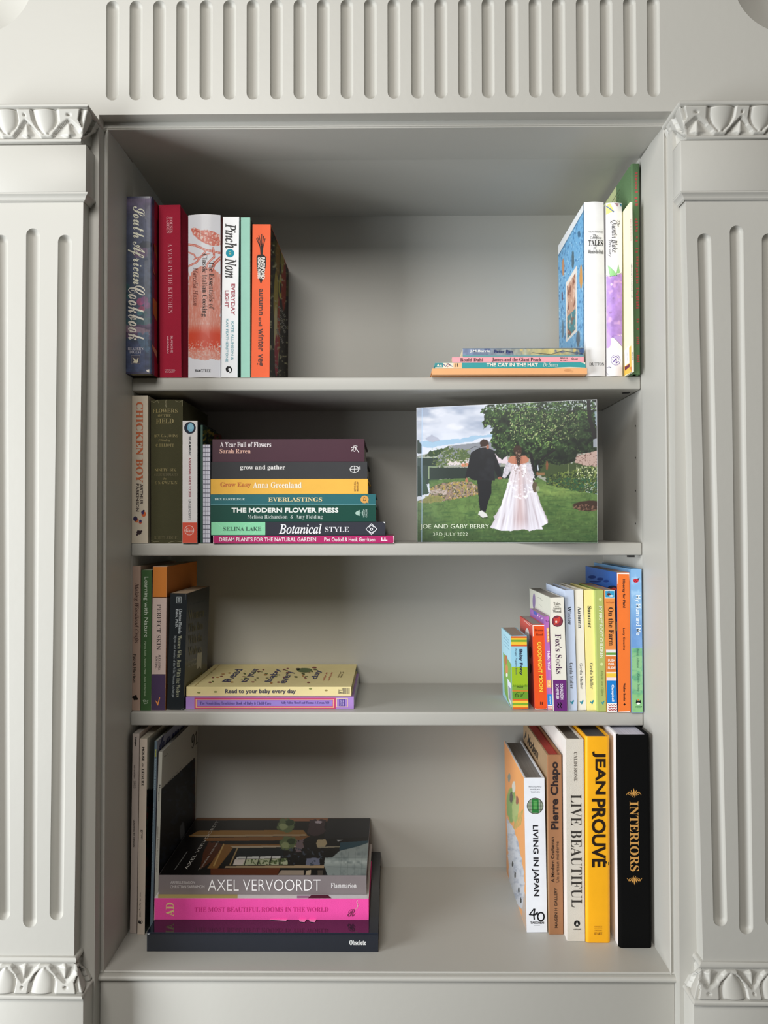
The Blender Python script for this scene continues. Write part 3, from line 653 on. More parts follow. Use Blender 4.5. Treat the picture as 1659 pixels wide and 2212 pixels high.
# ------------------------------------------------------------------ top shelf, right
g1 = flat('hardback_book', 'thin blank peach orange book at the bottom of the top shelf pile', 0, 'B', 'hard', 101, 1111, 1404, 1464, 'f0b27c', Y=-.014, d=.16, finish='satin', pages='c9a878', groove=0)
g1.art('spine', [('d89a68', ('e', 985, 1418, 26, 9)), ('e0a472', ('e', 1010, 1425, 12, 6))], 'worn_spot')
g2 = flat('hardback_book', 'scuffed turquoise children\'s book with white title, second from bottom in pile', 0, 'B', 'hard', 120, 1100, 1367, 1402, '3f9ea0', below=g1, Y=-.012, d=.15, finish='satin', pages='d8d0b8', groove=0)
g2.art('spine', [('ebe4cf', ('r', 118, 1366, 295, 1404)), ('3f8f96', ('r', 118, 1370, 172, 1398)), ('e9e2cc', [(130, 1392), (140, 1374), (150, 1392), (160, 1376), (166, 1394)]), ('5a5a88', ('l', 5, [(172, 1376), (190, 1392), (205, 1374), (232, 1392)])), ('b86a6a', ('l', 4, [(196, 1372), (214, 1384), (200, 1396)])), ('f0c090', ('r', 240, 1370, 294, 1400)), ('222222', ('l', 3, [(252, 1374), (252, 1396)])), ('222222', ('l', 5, [(266, 1374), (268, 1394)])), ('e6e0cc', [(1070, 1367), (1100, 1367), (1100, 1380), (1090, 1372)]), ('e6e0cc', [(900, 1400), (1000, 1396), (1100, 1400), (1100, 1403), (900, 1403)])], 'spine_pattern')
g2.text('THE CAT IN THE HAT', 'black', (455, 1370, 790, 1393), color='f2eee0'); g2.text('Dr.Seuss', 'italic', (822, 1368, 922, 1394), color='d8e8e0')
g3 = flat('paperback_book', 'pink paperback with black serif lettering in the top shelf pile', 0, 'B', 'paper', 231, 1090, 1330, 1365, 'f3a9b2', below=g2, Y=-.010, d=.12, pages='d8c8a0')
g3.text('Roald Dahl', 'serif', (284, 1338, 432, 1360), color='3a1c26'); g3.text('James and the Giant Peach', 'serif', (490, 1335, 810, 1362), color='3a1c26'); g3.text('ISBN 0 14', 'bold', (934, 1334, 982, 1341), color='333333'); g3.text('03. 7156 7', 'bold', (934, 1350, 982, 1357), color='333333')
g3.art('spine', [('2a2024', ('l', 3, [(1020, 1344), (1048, 1340), (1048, 1346), (1022, 1350)])), ('2a2024', ('e', 1016, 1342, 8, 7)), ('f3a9b2', ('e', 1016, 1342, 5, 4))], 'publisher_mark')
g4 = flat('paperback_book', 'faded blue and yellow painted paperback on top of the top shelf pile', 0, 'B', 'paper', 300, 1091, 1272, 1326, '8f9aa8', below=g3, Y=-.008, d=.12, pages='d8cfae')
def f(x, y):
    p = Paint(x, y, '7a87a4'); p.mix((x - 1030) / 120, 'a8a890'); p.mix(1 - abs(x - 1190) / 60, 'c8b878'); p.mix((x - 1228) / 25, '3f5a84'); one = np.ones(len(x)); p.mott(one, 9, .2, 2); p.speck(one, 8, .62, '55608a', 7, .4); p.speck(one * (x > 1110), 7, .6, 'd0bc7c', 9, .4); p.mix((754 - y) / 2, '4c5a66'); p.line([(1150, 762), (1190, 766), (1215, 758), (1258, 764)], 1.2, '2c3444'); p.mix((767.3 - y) < 0, '6aa0a4')
    return p.c
g4.raster('spine', .0004, g4.t - .0004, .0004, g4.h - .0004, 22, 270, f, name='painted_spine')
g4.text('J.M.Barrie', 'bold', (347, 1284, 480, 1304), color='f2f2ee'); g4.text('Peter Pan', 'bold', (505, 1284, 624, 1306), color='2b3468')

b = stand('hardback_book', 'thick white storybook with blue patterned front cover, right end of top shelf', 0, 'B', 'hard', 1094, 1106, 128, 320, 1450, 'f0f0f2', Y=0, finish='gloss', side=('left', 928, 900), bulge=.003, pages='e8e4d8')
def f(x, y):
    X, Y = (x - 900) * 3.0164, (y - 330) * 3.0164; p = Paint(X, Y, '72b0dc'); u = (X - 928) / 165; sl = -1.92                     # X runs to the spine
    yy = Y - (640 + (X - 928) * sl * (1 - (Y - 640) / 900)); n = noise(X * 1.4, Y * .5, 9, 4, 2); p.mix((n - .62) * 9, '3f7fb4'); p.mix((noise(X * 1.6, Y * .6, 8, 9, 2) - .68) * 9, 'a8d4ee')
    top = 348 + (1093 - X) * 1.77; p.mix(np.clip((top - Y + 22) / 8, 0, 1), 'eef0f2'); p.mix(1 - abs(Y - top - 24) / 5, '2f4a66'); p.mix((X - 1091) / 3, 'f4f4f6'); p.mix(1 - abs(X - 1088) / 2.5, '2f4a66')
    q = [(972, 850), (1043, 735), (1045, 1165), (974, 1235)]; p.poly(q, 'eee6de'); q2 = [(980, 870), (1036, 780), (1036, 1150), (982, 1212)]; m = p.poly(q2, 'c89a80')
    p.mix(m * (Y > 1010 + (1040 - X)) * 1., '3d8690'); p.mix(m * (noise(X * 2, Y * .6, 22, 3, 3) - .5) * 7, '8a5440'); p.mix(m * (noise(X * 2, Y * .6, 20, 13, 3) - .62) * 7, 'e6c4b0')
    p.ell(1018, 700, 8, 60, '4e6a78', wob=.5); p.ell(955, 745, 8, 55, 'c88e64', wob=.5, seed=5); p.ell(1071, 810, 9, 75, 'd89a4c', wob=.5, seed=6); p.ell(949, 935, 5, 32, '5a4a6a', wob=.5); p.ell(952, 1150, 8, 60, '5a7a90', .6, wob=.6); p.ell(1053, 1210, 12, 60, '5c6a78', .7, wob=.6, seed=2); p.ell(1058, 530, 9, 22, '3f6a8c', .7, wob=.5)
    return p.c
b.raster('left', .0035, b.d - .0002, .0005, b.h - .0005, 110, 360, f, name='patterned_cover', m=GLOSS)
b.text('MILNE/SHEPARD', 'serif', (1118, 508, 1216, 520), color='777777'); b.text('The', 'italic', (1147, 531, 1178, 551), color='222222'); b.text('Complete', 'italic', (1128, 545, 1207, 566), color='222222'); b.text('TALES', 'serifb', (1118, 568, 1216, 605), color='1c1c1c'); b.text('of', 'italic', (1151, 609, 1172, 630), color='222222'); b.text('Winnie-the-Pooh', 'serifb', (1117, 632, 1219, 657), color='1c1c1c'); b.text('DUTTON', 'serif', (1126, 1367, 1224, 1386), color='3a3a3a')
b.art('spine', [('aaaaaa', ('l', 1, [(1120, 498), (1214, 498)])), ('aaaaaa', ('l', 1, [(1120, 524), (1214, 524)])), ('aaaaaa', ('l', 1, [(1120, 662), (1216, 662)]))], 'rule_lines')

b = stand('hardback_book', 'white storybook with lilac watercolour blob and green spikes on its spine', 0, 'B', 'hard', 1236, 1241, 104, 325, 1448, 'efedf0', Y=.001, d=.19, finish='gloss', bulge=.003, pages='e8e4d8')
def f(x, y):
    X, Y = (x - 900) * 3.0164, (y - 330) * 3.0164; p = Paint(X, Y, 'efedf0'); m = p.poly([(1230, 800), (1280, 806), (1350, 780), (1350, 1180), (1290, 1200), (1230, 1210)], 'b08ad4', wob=5); p.mott(m, 40, .16, 5); p.mix(m * (noise(X, Y, 30, 8, 2) - .6) * 6, 'cfa6dc')
    for q in ([(1248, 730), (1290, 775), (1308, 800), (1262, 806)], [(1316, 728), (1326, 780), (1302, 786)]): p.poly(q, '96cf8e'); p.line(q + q[:1], 1.6, '4c8a5c')
    p.line([(1236, 792), (1262, 806), (1300, 798), (1342, 778)], 2, '3c3450'); p.ell(1270, 857, 7, 9, 'dcc8e8'); p.ell(1282, 948, 7, 8, '9c7cb8'); p.ell(1264, 1040, 8, 8, '9a72b4')
    p.ell(1245, 1225, 22, 50, 'c0a0e0', wob=.2); p.poly([(1280, 1200), (1345, 1185), (1345, 1265)], 'b99ade'); p.line([(1275, 1196), (1345, 1262)], 2, '3c3450')
    p.poly([(1236, 340), (1262, 325), (1286, 380), (1236, 400)], 'e8e078'); p.line([(1240, 345), (1284, 384)], 7, '4468a8'); p.poly([(1280, 322), (1320, 322), (1312, 352)], 'b08c94', wob=3); p.poly([(1318, 322), (1340, 322), (1338, 350)], '3c84a4'); p.line([(1236, 1395), (1268, 1400), (1250, 1388)], 2.5, '4a4a6a'); p.line([(1240, 1425), (1250, 1445)], 2.5, '4a4a6a')
    return p.c
b.raster('spine', .0002, b.t - .0002, .001, b.h - .001, 50, 380, f, m=GLOSS, name='watercolour_spine')
b.text('The', 'italic', (1308, 438, 1326, 480), 'cw', '3a3a44'); b.text('Quentin Blake', 'italic', (1262, 440, 1308, 650), 'cw', '3a3a44'); b.text('Treasury', 'italic', (1246, 565, 1272, 675), 'cw', '3a3a44')
b.art('spine', [('6a50a0', ('e', 1298, 1350, 32, 35)), ('f0eef4', ('e', 1298, 1350, 28, 31)), ('6a50a0', ('l', 5, [(1280, 1334), (1300, 1326), (1316, 1338)])), ('6a50a0', ('l', 6, [(1282, 1362), (1300, 1340), (1300, 1370), (1316, 1360)])), ('6a50a0', ('l', 4, [(1276, 1348), (1320, 1348)]))], 'round_emblem')

b = stand('paperback_book', 'very slim cream picture book jutting forward before the tall green book', 0, 'B', 'paper', 1390, 1401, 15, 322, 1440, 'f2ecdc', Y=-.030, d=.2, pages='e8e0c8', cover_l=('f6efc8', 'satin', .0))
b.text('JOHN BURNINGHAM', 'serif', (1390, 432, 1397, 575), 'cw', 'c88a94'); b.text('MR GUMPY\'S MOTOR CAR', 'serif', (1397, 722, 1405, 945), 'cw', '8a8488'); b.text('RED FOX', 'serif', (1403, 1300, 1411, 1350), 'cw', '777777')
b.art('left', [('e9b850', [(1352, 1310), (1398, 1255), (1410, 1440), (1354, 1452)]), ('f2f0ee', [(1354, 1290), (1384, 1256), (1386, 1370), (1356, 1390)]), ('6a2840', [(1356, 1395), (1388, 1375), (1388, 1395), (1358, 1420)]), ('999999', ('l', 2, [(1370, 1300), (1376, 1360)])), ('d8742c', [(1390, 1400), (1404, 1390), (1404, 1430)])], 'cover_picture')

b = stand('hardback_book', 'tallest book on top shelf, green cloth spine with red lettering against right side', 0, 'B', 'hard', 1399, 1403, 57, 72, 1445, '5d7a54', Y=-.012, d=.225, finish='cloth', corner=.003, cover_l=('bcc491', 'matt', .080), pages='d8d4c0', over=.004)
for x, y0, y1, n in ((1431, 125, 350, 11), (1433, 410, 520, 6), (1434, 545, 590, 2), (1436, 620, 860, 13), (1438, 880, 1040, 9), (1440, 1080, 1160, 5), (1441, 1200, 1250, 4), (1442, 1318, 1370, 4)): b.smudge('spine', (x, y0), (x + 1, y1), 20, 'b0504c', n)
b.art('left', [('5a6248', ('l', 2, [(1270, 330), (1322, 240)])), ('6a7254', ('l', 1.5, [(1278, 340), (1322, 268)])), ('6a7254', ('l', 1.5, [(1288, 345), (1320, 290)]))], 'cover_lines')

# ------------------------------------------------------------------ middle shelf, left
b = stand('paperback_book', 'cream book with orange vertical title, leftmost on the middle shelf', 1, 'C', 'paper', 40, 40, 96, 42, 920, 'd9cdb9', Y=.001, d=.2, pages='d8d0bc', finish='satin')
b.text('CHICKEN BOY', 'serifb', (66, 78, 108, 560), 'cw', 'cf6a3c'); b.text('ARTHUR', 'bold', (88, 566, 108, 690), 'cw', '4a3c38'); b.text('PARKINSON', 'bold', (66, 566, 84, 732), 'cw', '4a3c38')
b.art('spine', [(c, ('e', x, y, rx, ry)) for c, x, y, rx, ry in (('d86a3a', 112, 748, 14, 16), ('4a3a6a', 106, 738, 9, 12), ('2c2438', 112, 728, 6, 5), ('d87a4a', 70, 785, 12, 14), ('3a3054', 62, 776, 13, 15), ('c8563a', 92, 798, 9, 8), ('4a3a6a', 92, 790, 8, 9), ('3a2c30', 84, 858, 15, 13), ('3a2c30', 98, 850, 6, 6), ('3a2c30', 72, 872, 6, 5), ('2c2028', 78, 848, 5, 5))], 'flower_print')
b = stand('hardback_book', 'old olive green clothbound book with frayed spine and faded gilt lettering', 1, 'C', 'hard', 149, 150, 192, 66, 920, '47452e', Y=.004, d=.17, finish='cloth', bulge=.005, pages='b0a484')
for s_, st, bx in (('FLOWERS', 'serif', (162, 118, 312, 142)), ('OF THE', 'serif', (196, 152, 274, 168)), ('FIELD', 'serifb', (184, 178, 290, 206)), ('REV. C.A. JOHNS', 'serif', (172, 272, 314, 290)), ('Edited by', 'italic', (198, 300, 272, 318)), ('C. ELLIOTT', 'serif', (182, 328, 292, 345)), ('NINETY- SIX', 'serif', (176, 476, 302, 492)), ('COLOURED PLATES', 'serif', (172, 505, 316, 521)), ('by', 'italic', (230, 530, 250, 546)), ('E. N. GWATKIN', 'serif', (176, 552, 310, 569)), ('ROUTLEDGE', 'serif', (172, 880, 310, 898))):
    b.text(s_, st, bx, color='9a8c5c' if s_ not in ('ROUTLEDGE', 'COLOURED PLATES') else '6f6748')
b.art('spine', [('8a8468', ('l', 2.5, q)) for q in ([(150, 70), (170, 80), (192, 66), (200, 84)], [(245, 66), (240, 90), (246, 110), (250, 66)], [(300, 70), (320, 78), (338, 66), (338, 100)], [(152, 905), (170, 915), (200, 912)], [(260, 918), (300, 908), (338, 916)])], 'frayed_edge')
b = stand('hardback_book', 'small white book with red foot and a round dark blue moon emblem', 1, 'C', 'hard', 344, 343, 89, 192, 920, 'e8e4e4', Y=-.003, d=.13, finish='satin', pages='ddd8cc', groove=0, cover_r=('26282c', 'satin', .001))  # right cover coloured dark: shade of the poorly lit side put into its colour
b.art('spine', [('dd5a46', ('r', 343, 798, 432, 920)), ('232a3c', ('e', 388, 233, 35, 36)), ('7fb8d4', ('e', 392, 231, 20, 26)), ('94c6dc', ('e', 394, 226, 13, 16))], 'moon_emblem')
b.text('THE ALMANAC', 'bold', (381, 276, 395, 398), 'cw', '3a3c44'); b.text('A SEASONAL GUIDE TO 2024', 'bold', (381, 410, 395, 645), 'cw', 'a84a5a'); b.text('LIA LEENDERTZ', 'sans', (380, 660, 394, 785), 'cw', '77777c')
b.art('spine', [('f2dcd6', ('e', 384, 845, 29, 29)), ('dd5a46', ('e', 384, 845, 26, 26))], 'publisher_ring'); b.text('Gaia', 'serif', (364, 833, 410, 857), color='f6e6e0')
b = stand('paperback_book', 'dark green book with gold leaf pattern behind the checked notebook', 1, 'C', 'paper', 452, 451, 12, 217, 920, '33554a', Y=.001, finish='satin', side=('right', 578, 420), pages='c8c0a8')
def f(x, y):
    p = Paint(x, y, '1e3a30'); one = np.ones(len(x)); p.speck(one, 6, .5, '6a6a2c', 3, .9); p.speck(one, 5, .6, 'a08a3c', 14, .9); p.speck(one, 7, .62, '101c1c', 24, .9); p.speck(one * (x > 462), 5, .5, '7a3c30', 8, .6)
    return p.c
b.raster('right', .0005, b.d - .0005, .12, b.h - .0005, 60, 90, f, name='leaf_pattern')
b = stand('notebook', 'slim notebook with black and white checked spine beside the pile of gardening books', 1, 'C', 'paper', 466, 466, 43, 334, 920, 'dcdcea', Y=.002, d=.14, finish='cloth', cover_r=('26304a', 'satin', .001), pages='d8d8d8')
b.art('spine', [('3a3a4c', ('r', 466, y - 1.8, 509, y + 1.8)) for y in range(352, 920, 27)] + [('6a6a80', ('r', 478, 334, 480, 920)), ('6a6a80', ('r', 494, 334, 496, 920))], 'check_pattern')

t1 = flat('paperback_book', 'magenta paperback at the bottom of the middle shelf pile', 1, 'C', 'paper', 526, 1608, 878, 924, 'b5306a', Y=-.004, d=.2, finish='gloss', pages='ddd6cc')
t1.text('DREAM PLANTS FOR THE NATURAL GARDEN', 'bold', (563, 888, 1142, 911), color='f2dce4'); t1.text('Piet Oudolf & Henk Gerritsen', 'bold', (1190, 888, 1494, 911), color='f2dce4')
t1.art('spine', [('f2e0e8', q) for q in ([(1530, 889), (1537, 889), (1537, 902), (1548, 902), (1548, 908), (1530, 908)], [(1549, 889), (1556, 889), (1556, 902), (1567, 902), (1567, 908), (1549, 908)])] + [('e4dcd8', [(526, 878), (532, 878), (528, 890), (528, 914), (534, 924), (526, 924)]), ('e4dcd8', [(1602, 878), (1608, 878), (1608, 924), (1600, 924), (1605, 914)])], 'spine_marks')
t2 = flat('hardback_book', 'charcoal book with mint green left end and white brush title, second from bottom of pile', 1, 'C', 'hard', 514, 1555, 794, 873, '33343e', below=t1, Y=.0, d=.2, finish='matt', pages='d8d2c6', groove=0)
t2.art('spine', [('8fdcae', ('r', 514, 794, 838, 873)), ('a6e6be', ('l', 2, [(690, 872), (720, 810), (780, 796)])), ('a6e6be', ('l', 2, [(540, 796), (600, 840), (560, 872)])), ('a6e6be', ('l', 2, [(760, 872), (800, 830), (836, 820)]))], 'mint_panel')
t2.text('SELINA LAKE', 'serif', (586, 824, 814, 848), color='33584a'); t2.text('Botanical', 'italicb', (920, 806, 1175, 866), color='ececf0'); t2.text('STYLE', 'serif', (1195, 824, 1338, 854), color='e4e4ea')
t2.art('spine', [('ececf0', [(1472, 803), (1507, 837), (1472, 873), (1437, 837)]), ('33343e', [(1472, 808), (1502, 837), (1472, 868), (1442, 837)]), ('ececf0', ('l', 4, [(1458, 826), (1472, 814), (1486, 826)])), ('ececf0', ('l', 4, [(1458, 850), (1472, 862), (1486, 850)])), ('ececf0', ('e', 1472, 838, 9, 9)), ('33343e', ('e', 1472, 838, 4, 4)), ('f0f0f0', [(1538, 794), (1555, 794), (1555, 806), (1547, 800)])], 'diamond_emblem')
t3 = flat('hardback_book', 'dark green book with bold white capitals, third from bottom of middle shelf pile', 1, 'C', 'hard', 511, 1498, 696, 789, '16493e', below=t2, Y=.001, d=.2, finish='satin', pages='d8d2c6', groove=0)
t3.text('THE MODERN FLOWER PRESS', 'black', (637, 710, 1275, 739), color='eef2ee'); t3.text('Melissa Richardson  &  Amy Fielding', 'serif', (732, 752, 1180, 780), color='c8d4d0'); t3.text('WILLIAM', 'bold', (1422, 718, 1433, 768), 'ccw', 'a8c0b8'); t3.text('COLLINS', 'bold', (1436, 718, 1447, 768), 'ccw', 'a8c0b8')
t3.art('spine', [('a8c4b8', [(1373, 742), (1385, 730), (1402, 724), (1402, 758), (1384, 754)]), ('a8c4b8', ('l', 3, [(1402, 740), (1418, 742)])), ('a8c4b8', [(1416, 728), (1421, 728), (1421, 756), (1416, 756)])], 'fountain_emblem')
t4 = flat('hardback_book', 'teal book with widely spaced gold capitals and orange bird roundel', 1, 'C', 'hard', 511, 1497, 630, 690, '2d6a70', below=t3, Y=.001, d=.2, finish='satin', pages='d8d2c6', groove=0)
t4.text('BEX PARTRIDGE', 'serifb', (536, 653, 716, 665), color='c4dcd8'); t4.text('EVERLASTINGS', 'serifb', (856, 648, 1178, 673), color='e0cfa0')
t4.art('spine', [('dda256', ('e', 1431, 660, 24, 23)), ('dda256', [(1440, 676), (1454, 684), (1452, 666)]), ('6a5a3a', ('l', 3, [(1420, 652), (1430, 648), (1440, 654), (1436, 668), (1424, 668), (1426, 655)])), ('7fb0b4', ('r', 511, 687, 1497, 690))], 'bird_roundel')
t5 = flat('hardback_book', 'golden yellow book with orange and white serif title', 1, 'C', 'hard', 512, 1450, 538, 624, 'f0b94f', below=t4, Y=.003, d=.19, finish='matt', pages='d8d2c6', groove=0)
t5.text('Grow Easy', 'serifb', (569, 558, 750, 592), color='c9703a'); t5.text('Anna Greenland', 'serifb', (765, 557, 1055, 592), color='fbf2dc'); t5.text('MITCHELL', 'bold', (1368, 552, 1377, 612), 'ccw', '8a6030'); t5.text('BEAZLEY', 'bold', (1383, 552, 1392, 612), 'ccw', '8a6030')
t6 = flat('hardback_book', 'dark grey book with small white lowercase title, second from the top of pile', 1, 'C', 'hard', 515, 1447, 436, 521, '3d3d3f', below=t5, Y=.004, d=.19, finish='matt', pages='d8d2c6', groove=0)
t6.text('grow and gather', 'serifb', (688, 456, 957, 488), color='e6e4e2')
t6.art('spine', [('e0e0e0', ('e', 1370, 480, 28, 21)), ('3d3d3f', ('e', 1370, 480, 24, 17)), ('e0e0e0', ('l', 3, [(1344, 480), (1406, 478)])), ('e0e0e0', ('l', 3, [(1370, 461), (1370, 500)])), ('e0e0e0', ('l', 3, [(1390, 472), (1405, 464), (1403, 478)]))], 'barrow_emblem')
t7 = flat('hardback_book', 'aubergine purple book with white serif title on top of the middle shelf pile', 1, 'C', 'hard', 522, 1430, 300, 417, '4a2b38', below=t6, Y=.006, d=.19, finish='satin', pages='d0c8c0', groove=0)
t7.text('A Year Full of Flowers', 'serifb', (568, 318, 873, 348), color='f0e6ea'); t7.text('Sarah Raven', 'serifb', (566, 358, 750, 386), color='e8b8a8')
t7.art('spine', [('eeeaea', ('l', 3.4, q)) for q in ([(1352, 352), (1366, 346), (1380, 356), (1397, 380)], [(1366, 346), (1362, 370), (1372, 374)], [(1372, 352), (1388, 344), (1380, 340), (1366, 342)], [(1358, 360), (1354, 372)], [(1380, 352), (1378, 366)])], 'figure_emblem')

# ------------------------------------------------------------------ middle shelf: the photo album, standing open-faced
a1, a2 = cpx('D', 90, 560), cpx('D', 1268, 560)
D1, D2 = 1.245, 1.168
A = hit(*a1, 1, CAM[1] + D1); Bq = hit(*a2, 1, CAM[1] + D2); wdt = math.hypot(Bq[0] - A[0], Bq[1] - A[1]); ey = Vector(((Bq[0] - A[0]) / wdt, (Bq[1] - A[1]) / wdt, 0)); ez = Vector((0, 0, 1)); ex = ey.cross(ez)
tk = .013; O = Vector((A[0], A[1], ROWZ[1] + .0003)) - ex * tk
M = Matrix(((ex.x, ey.x, 0, O.x), (ex.y, ey.y, 0, O.y), (0, 0, 1, O.z), (0, 0, 0, 1)))
zt = hit(*cpx('D', 88, 124), 1, CAM[1] + D1)[2] - ROWZ[1]
b = Book('photo_album', 'landscape photo album standing face out, its cover showing a couple walking across a lawn', GROUPS[1], 'D', M, tk, wdt, zt, 'hard', 'd4d6d8', finish='gloss', pages='e8e6e0', corner=.003, groove=0, bt=.002, over=.002)
def f(x, y):
    X, Y = (x - 870) * 3.0164, (y - 840) * 3.0164; p = Paint(X, Y, 'c6cad6'); one = np.ones(len(x))
    p.mix((noise(X, Y * 2.4, 150, 3, 3) - .42) * 3, '98a2b6'); p.mix((noise(X, Y * 2.2, 110, 8, 3) - .5) * 3, 'dcdce2'); p.mix(np.clip((Y - 230) / 90, 0, 1) * .6, 'd4d8e4')
    sky = lambda pts, c, k=.8: p.poly(pts, c, k, wob=10, wsc=50)
    sky([(100, 345), (230, 335), (400, 322), (600, 288), (620, 300), (440, 338), (300, 360), (180, 385), (100, 370)], '86aecb', .7); sky([(150, 330), (190, 296), (225, 318), (240, 338), (170, 342)], '9a9cae', .6)
    p.mix(one * (Y > 385) * .001, 'ffffff')
    p.poly([(85, 440), (250, 400), (300, 370), (620, 340), (1280, 340), (1280, 620), (85, 620)], '8d9082', .9)                         # band behind the trees
    p.poly([(145, 440), (180, 405), (240, 395), (300, 372), (320, 440)], '33452e', wob=8, wsc=14)
    p.poly([(215, 450), (325, 368), (560, 342), (640, 400), (640, 500), (215, 500)], '83868e'); p.line([(215, 446), (325, 368), (560, 342)], 3, 'b8bcc0'); p.line([(430, 395), (470, 375), (500, 382)], 3, '3c3c42'); p.poly([(600, 420), (680, 440), (690, 490), (600, 480)], 'd2c4cc')
    p.poly([(85, 445), (230, 448), (240, 620), (85, 620)], '2c3a34', wob=4); p.line([(92, 450), (215, 447)], 5, 'a4b4a4', .8); p.poly([(290, 455), (430, 450), (430, 500), (290, 495)], 'cfc4c4', wob=6); p.poly([(380, 486), (430, 484), (430, 505), (385, 508)], 'c4704c', .8, wob=3)
    for cx, cy, rx, ry, sd in ((330, 430, 75, 45, 1), (250, 480, 45, 38, 2), (395, 440, 40, 50, 3), (300, 400, 40, 22, 4)):
        q = ((X - cx) / rx) ** 2 + ((Y - cy) / ry) ** 2 + (noise(X, Y, 14, sd, 3) - .5) * 1.6; p.mix((1 - q) * 4 * (noise(X, Y, 9, sd + 30, 2) > .36), '4d5e3a')
    p.speck(one * (Y > 385) * (Y < 500) * (X > 190) * (X < 440), 8, .6, '74804c', 6, .7)
    p.poly([(170, 512), (420, 512), (430, 585), (170, 588)], '26312c', wob=3); p.line([(170, 585), (170, 508), (225, 508)], 6, '94a480', .8); p.poly([(560, 510), (700, 505), (700, 590), (560, 590)], '28322c')
    lawn = p.poly([(85, 735), (180, 700), (170, 595), (430, 580), (640, 585), (880, 575), (960, 620), (1280, 690), (1280, 1010), (85, 1010)], '566f3d')
    p.mix(lawn * np.clip((Y - 760) / 240, 0, 1) * .75, '354a2e'); p.mix(lawn * np.clip(1 - np.hypot((X - 1010) / 260, (Y - 660) / 60), 0, 1) * 1.3, '7f9652'); p.mix(lawn * np.clip(1 - np.hypot((X - 420) / 330, (Y - 790) / 110), 0, 1) * .8, '678248')
    p.mott(lawn, 30, .16, 12); p.speck(lawn, 12, .6, '7a9a56', 13, .22, .2); p.speck(lawn, 12, .6, '203a20', 15, .25, .2); p.mix(lawn * (noise(X * .35, Y * 2, 22, 17, 3) - .5) * 1.2, '5f7d42'); p.mix(lawn * (.46 - noise(X * .35, Y * 2, 26, 27, 3)) * 1.6, '2a482a')
    bed = p.poly([(95, 740), (170, 700), (180, 640), (260, 612), (430, 600), (495, 640), (492, 690), (300, 725), (180, 745)], '8a7468', wob=4)
    p.speck(bed, 9, .52, 'a8904c', 21, .7); p.speck(bed, 9, .56, '4c4c34', 22, .8); p.speck(bed, 7, .66, 'bcb0a4', 23, .5)
    for k in range(3): p.line([(180, 668 + k * 9), (240, 655 + k * 10), (285, 668 + k * 8), (262, 684 + k * 4)], 5, 'b4a49c', .8)
    p.poly([(125, 745), (150, 700), (230, 695), (272, 715), (250, 738)], '7c7c44', .8, wob=6); p.line([(395, 690), (420, 600)], 4, '9aa04c', .6); p.line([(370, 600), (380, 660)], 3, '8a904c', .6)
    p.poly([(92, 690), (92, 510), (112, 520), (150, 600), (172, 680), (150, 690)], '2f4436', wob=3); p.poly([(88, 420), (88, 320), (118, 350), (128, 420)], '1e2a22', wob=9, wsc=12); p.poly([(85, 500), (112, 505), (128, 700), (85, 700)], '14241a', wob=3)
    tr = p.inside([(500, 150), (560, 96), (1280, 60), (1280, 400), (1240, 412), (1180, 415), (1140, 430), (1120, 480), (950, 520), (860, 590), (830, 460), (700, 440), (640, 460), (600, 420), (575, 340), (585, 262), (560, 240), (535, 262), (520, 210), (530, 170)], wob=16, wsc=22, seed=40)
    p.mix(tr, '1c2a1a'); p.speck(tr, 34, .44, '2c4424', 41, .8, .2); p.speck(tr * (noise(X, Y, 60, 77, 2) > .42), 11, .54, '48663a', 42, .75); p.speck(tr, 30, .56, '101814', 43, .8, .2); p.speck(tr * (noise(X, Y, 70, 78, 2) > .5), 8, .64, '7c9a54', 44, .7); p.speck(tr * (Y < 140), 7, .62, 'c4ccd0', 45, .7); p.speck(tr * (X > 700) * (X < 1150) * (Y > 150) * (Y < 330), 7, .68, 'c0c890', 46, .8); p.mix(tr * np.clip((X - 950) / 400, 0, .4) * (Y > 200), '181f18'); p.mix(tr * np.clip((Y - 380) / 120, 0, .55), '181e1a')
    for pts, w in (([(1210, 70), (1216, 180), (1240, 270), (1262, 360)], 26), ([(1216, 150), (1150, 130), (1080, 150)], 6), ([(870, 560), (880, 480), (940, 430), (990, 400)], 12), ([(850, 590), (845, 480), (835, 430)], 22), ([(1262, 100), (1235, 150)], 7), ([(780, 110), (700, 180)], 4)): p.line(pts, w, '1c1a1c', .95)
    p.poly([(1248, 150), (1272, 140), (1272, 260), (1256, 230)], '93a3b4', .8, wob=6, wsc=8); p.poly([(1240, 330), (1272, 320), (1272, 380), (1240, 380)], '8c9098'); p.poly([(1130, 440), (1272, 400), (1272, 520), (1120, 500)], 'b0968c', wob=4); p.speck(one * (X > 1130) * (Y > 420) * (Y < 500), 7, .6, '6c5048', 50, .7)
    p.poly([(880, 560), (930, 480), (1010, 500), (1120, 480), (1272, 510), (1272, 685), (1150, 668), (1020, 640), (940, 625), (930, 580)], '3c4a2c', wob=9, wsc=16); mm = p.inside([(930, 560), (1272, 500), (1272, 685), (1150, 668), (1020, 640), (940, 625)])
    p.speck(mm, 8, .54, '6a7a3c', 51, .8); p.speck(mm, 7, .6, '20301f', 52, .8); p.speck(mm * (Y > 580), 9, .5, '2e5238', 53, .7); p.speck(one * (X > 1130) * (Y > 500) * (Y < 590), 6, .62, 'dce0b0', 54, 1); p.speck(one * (X > 1180) * (Y > 610) * (Y < 670), 5, .68, 'dce0d8', 55, .8); p.line([(1082, 490), (1082, 565)], 5, '8c9468', .7)
    p.poly([(872, 545), (925, 545), (925, 563), (872, 563)], '9a6c4c', .8); p.line([(880, 500), (882, 530)], 7, 'b4bcc4', .8); p.ell(940, 500, 8, 30, '7a4c34', .7, wob=.5)
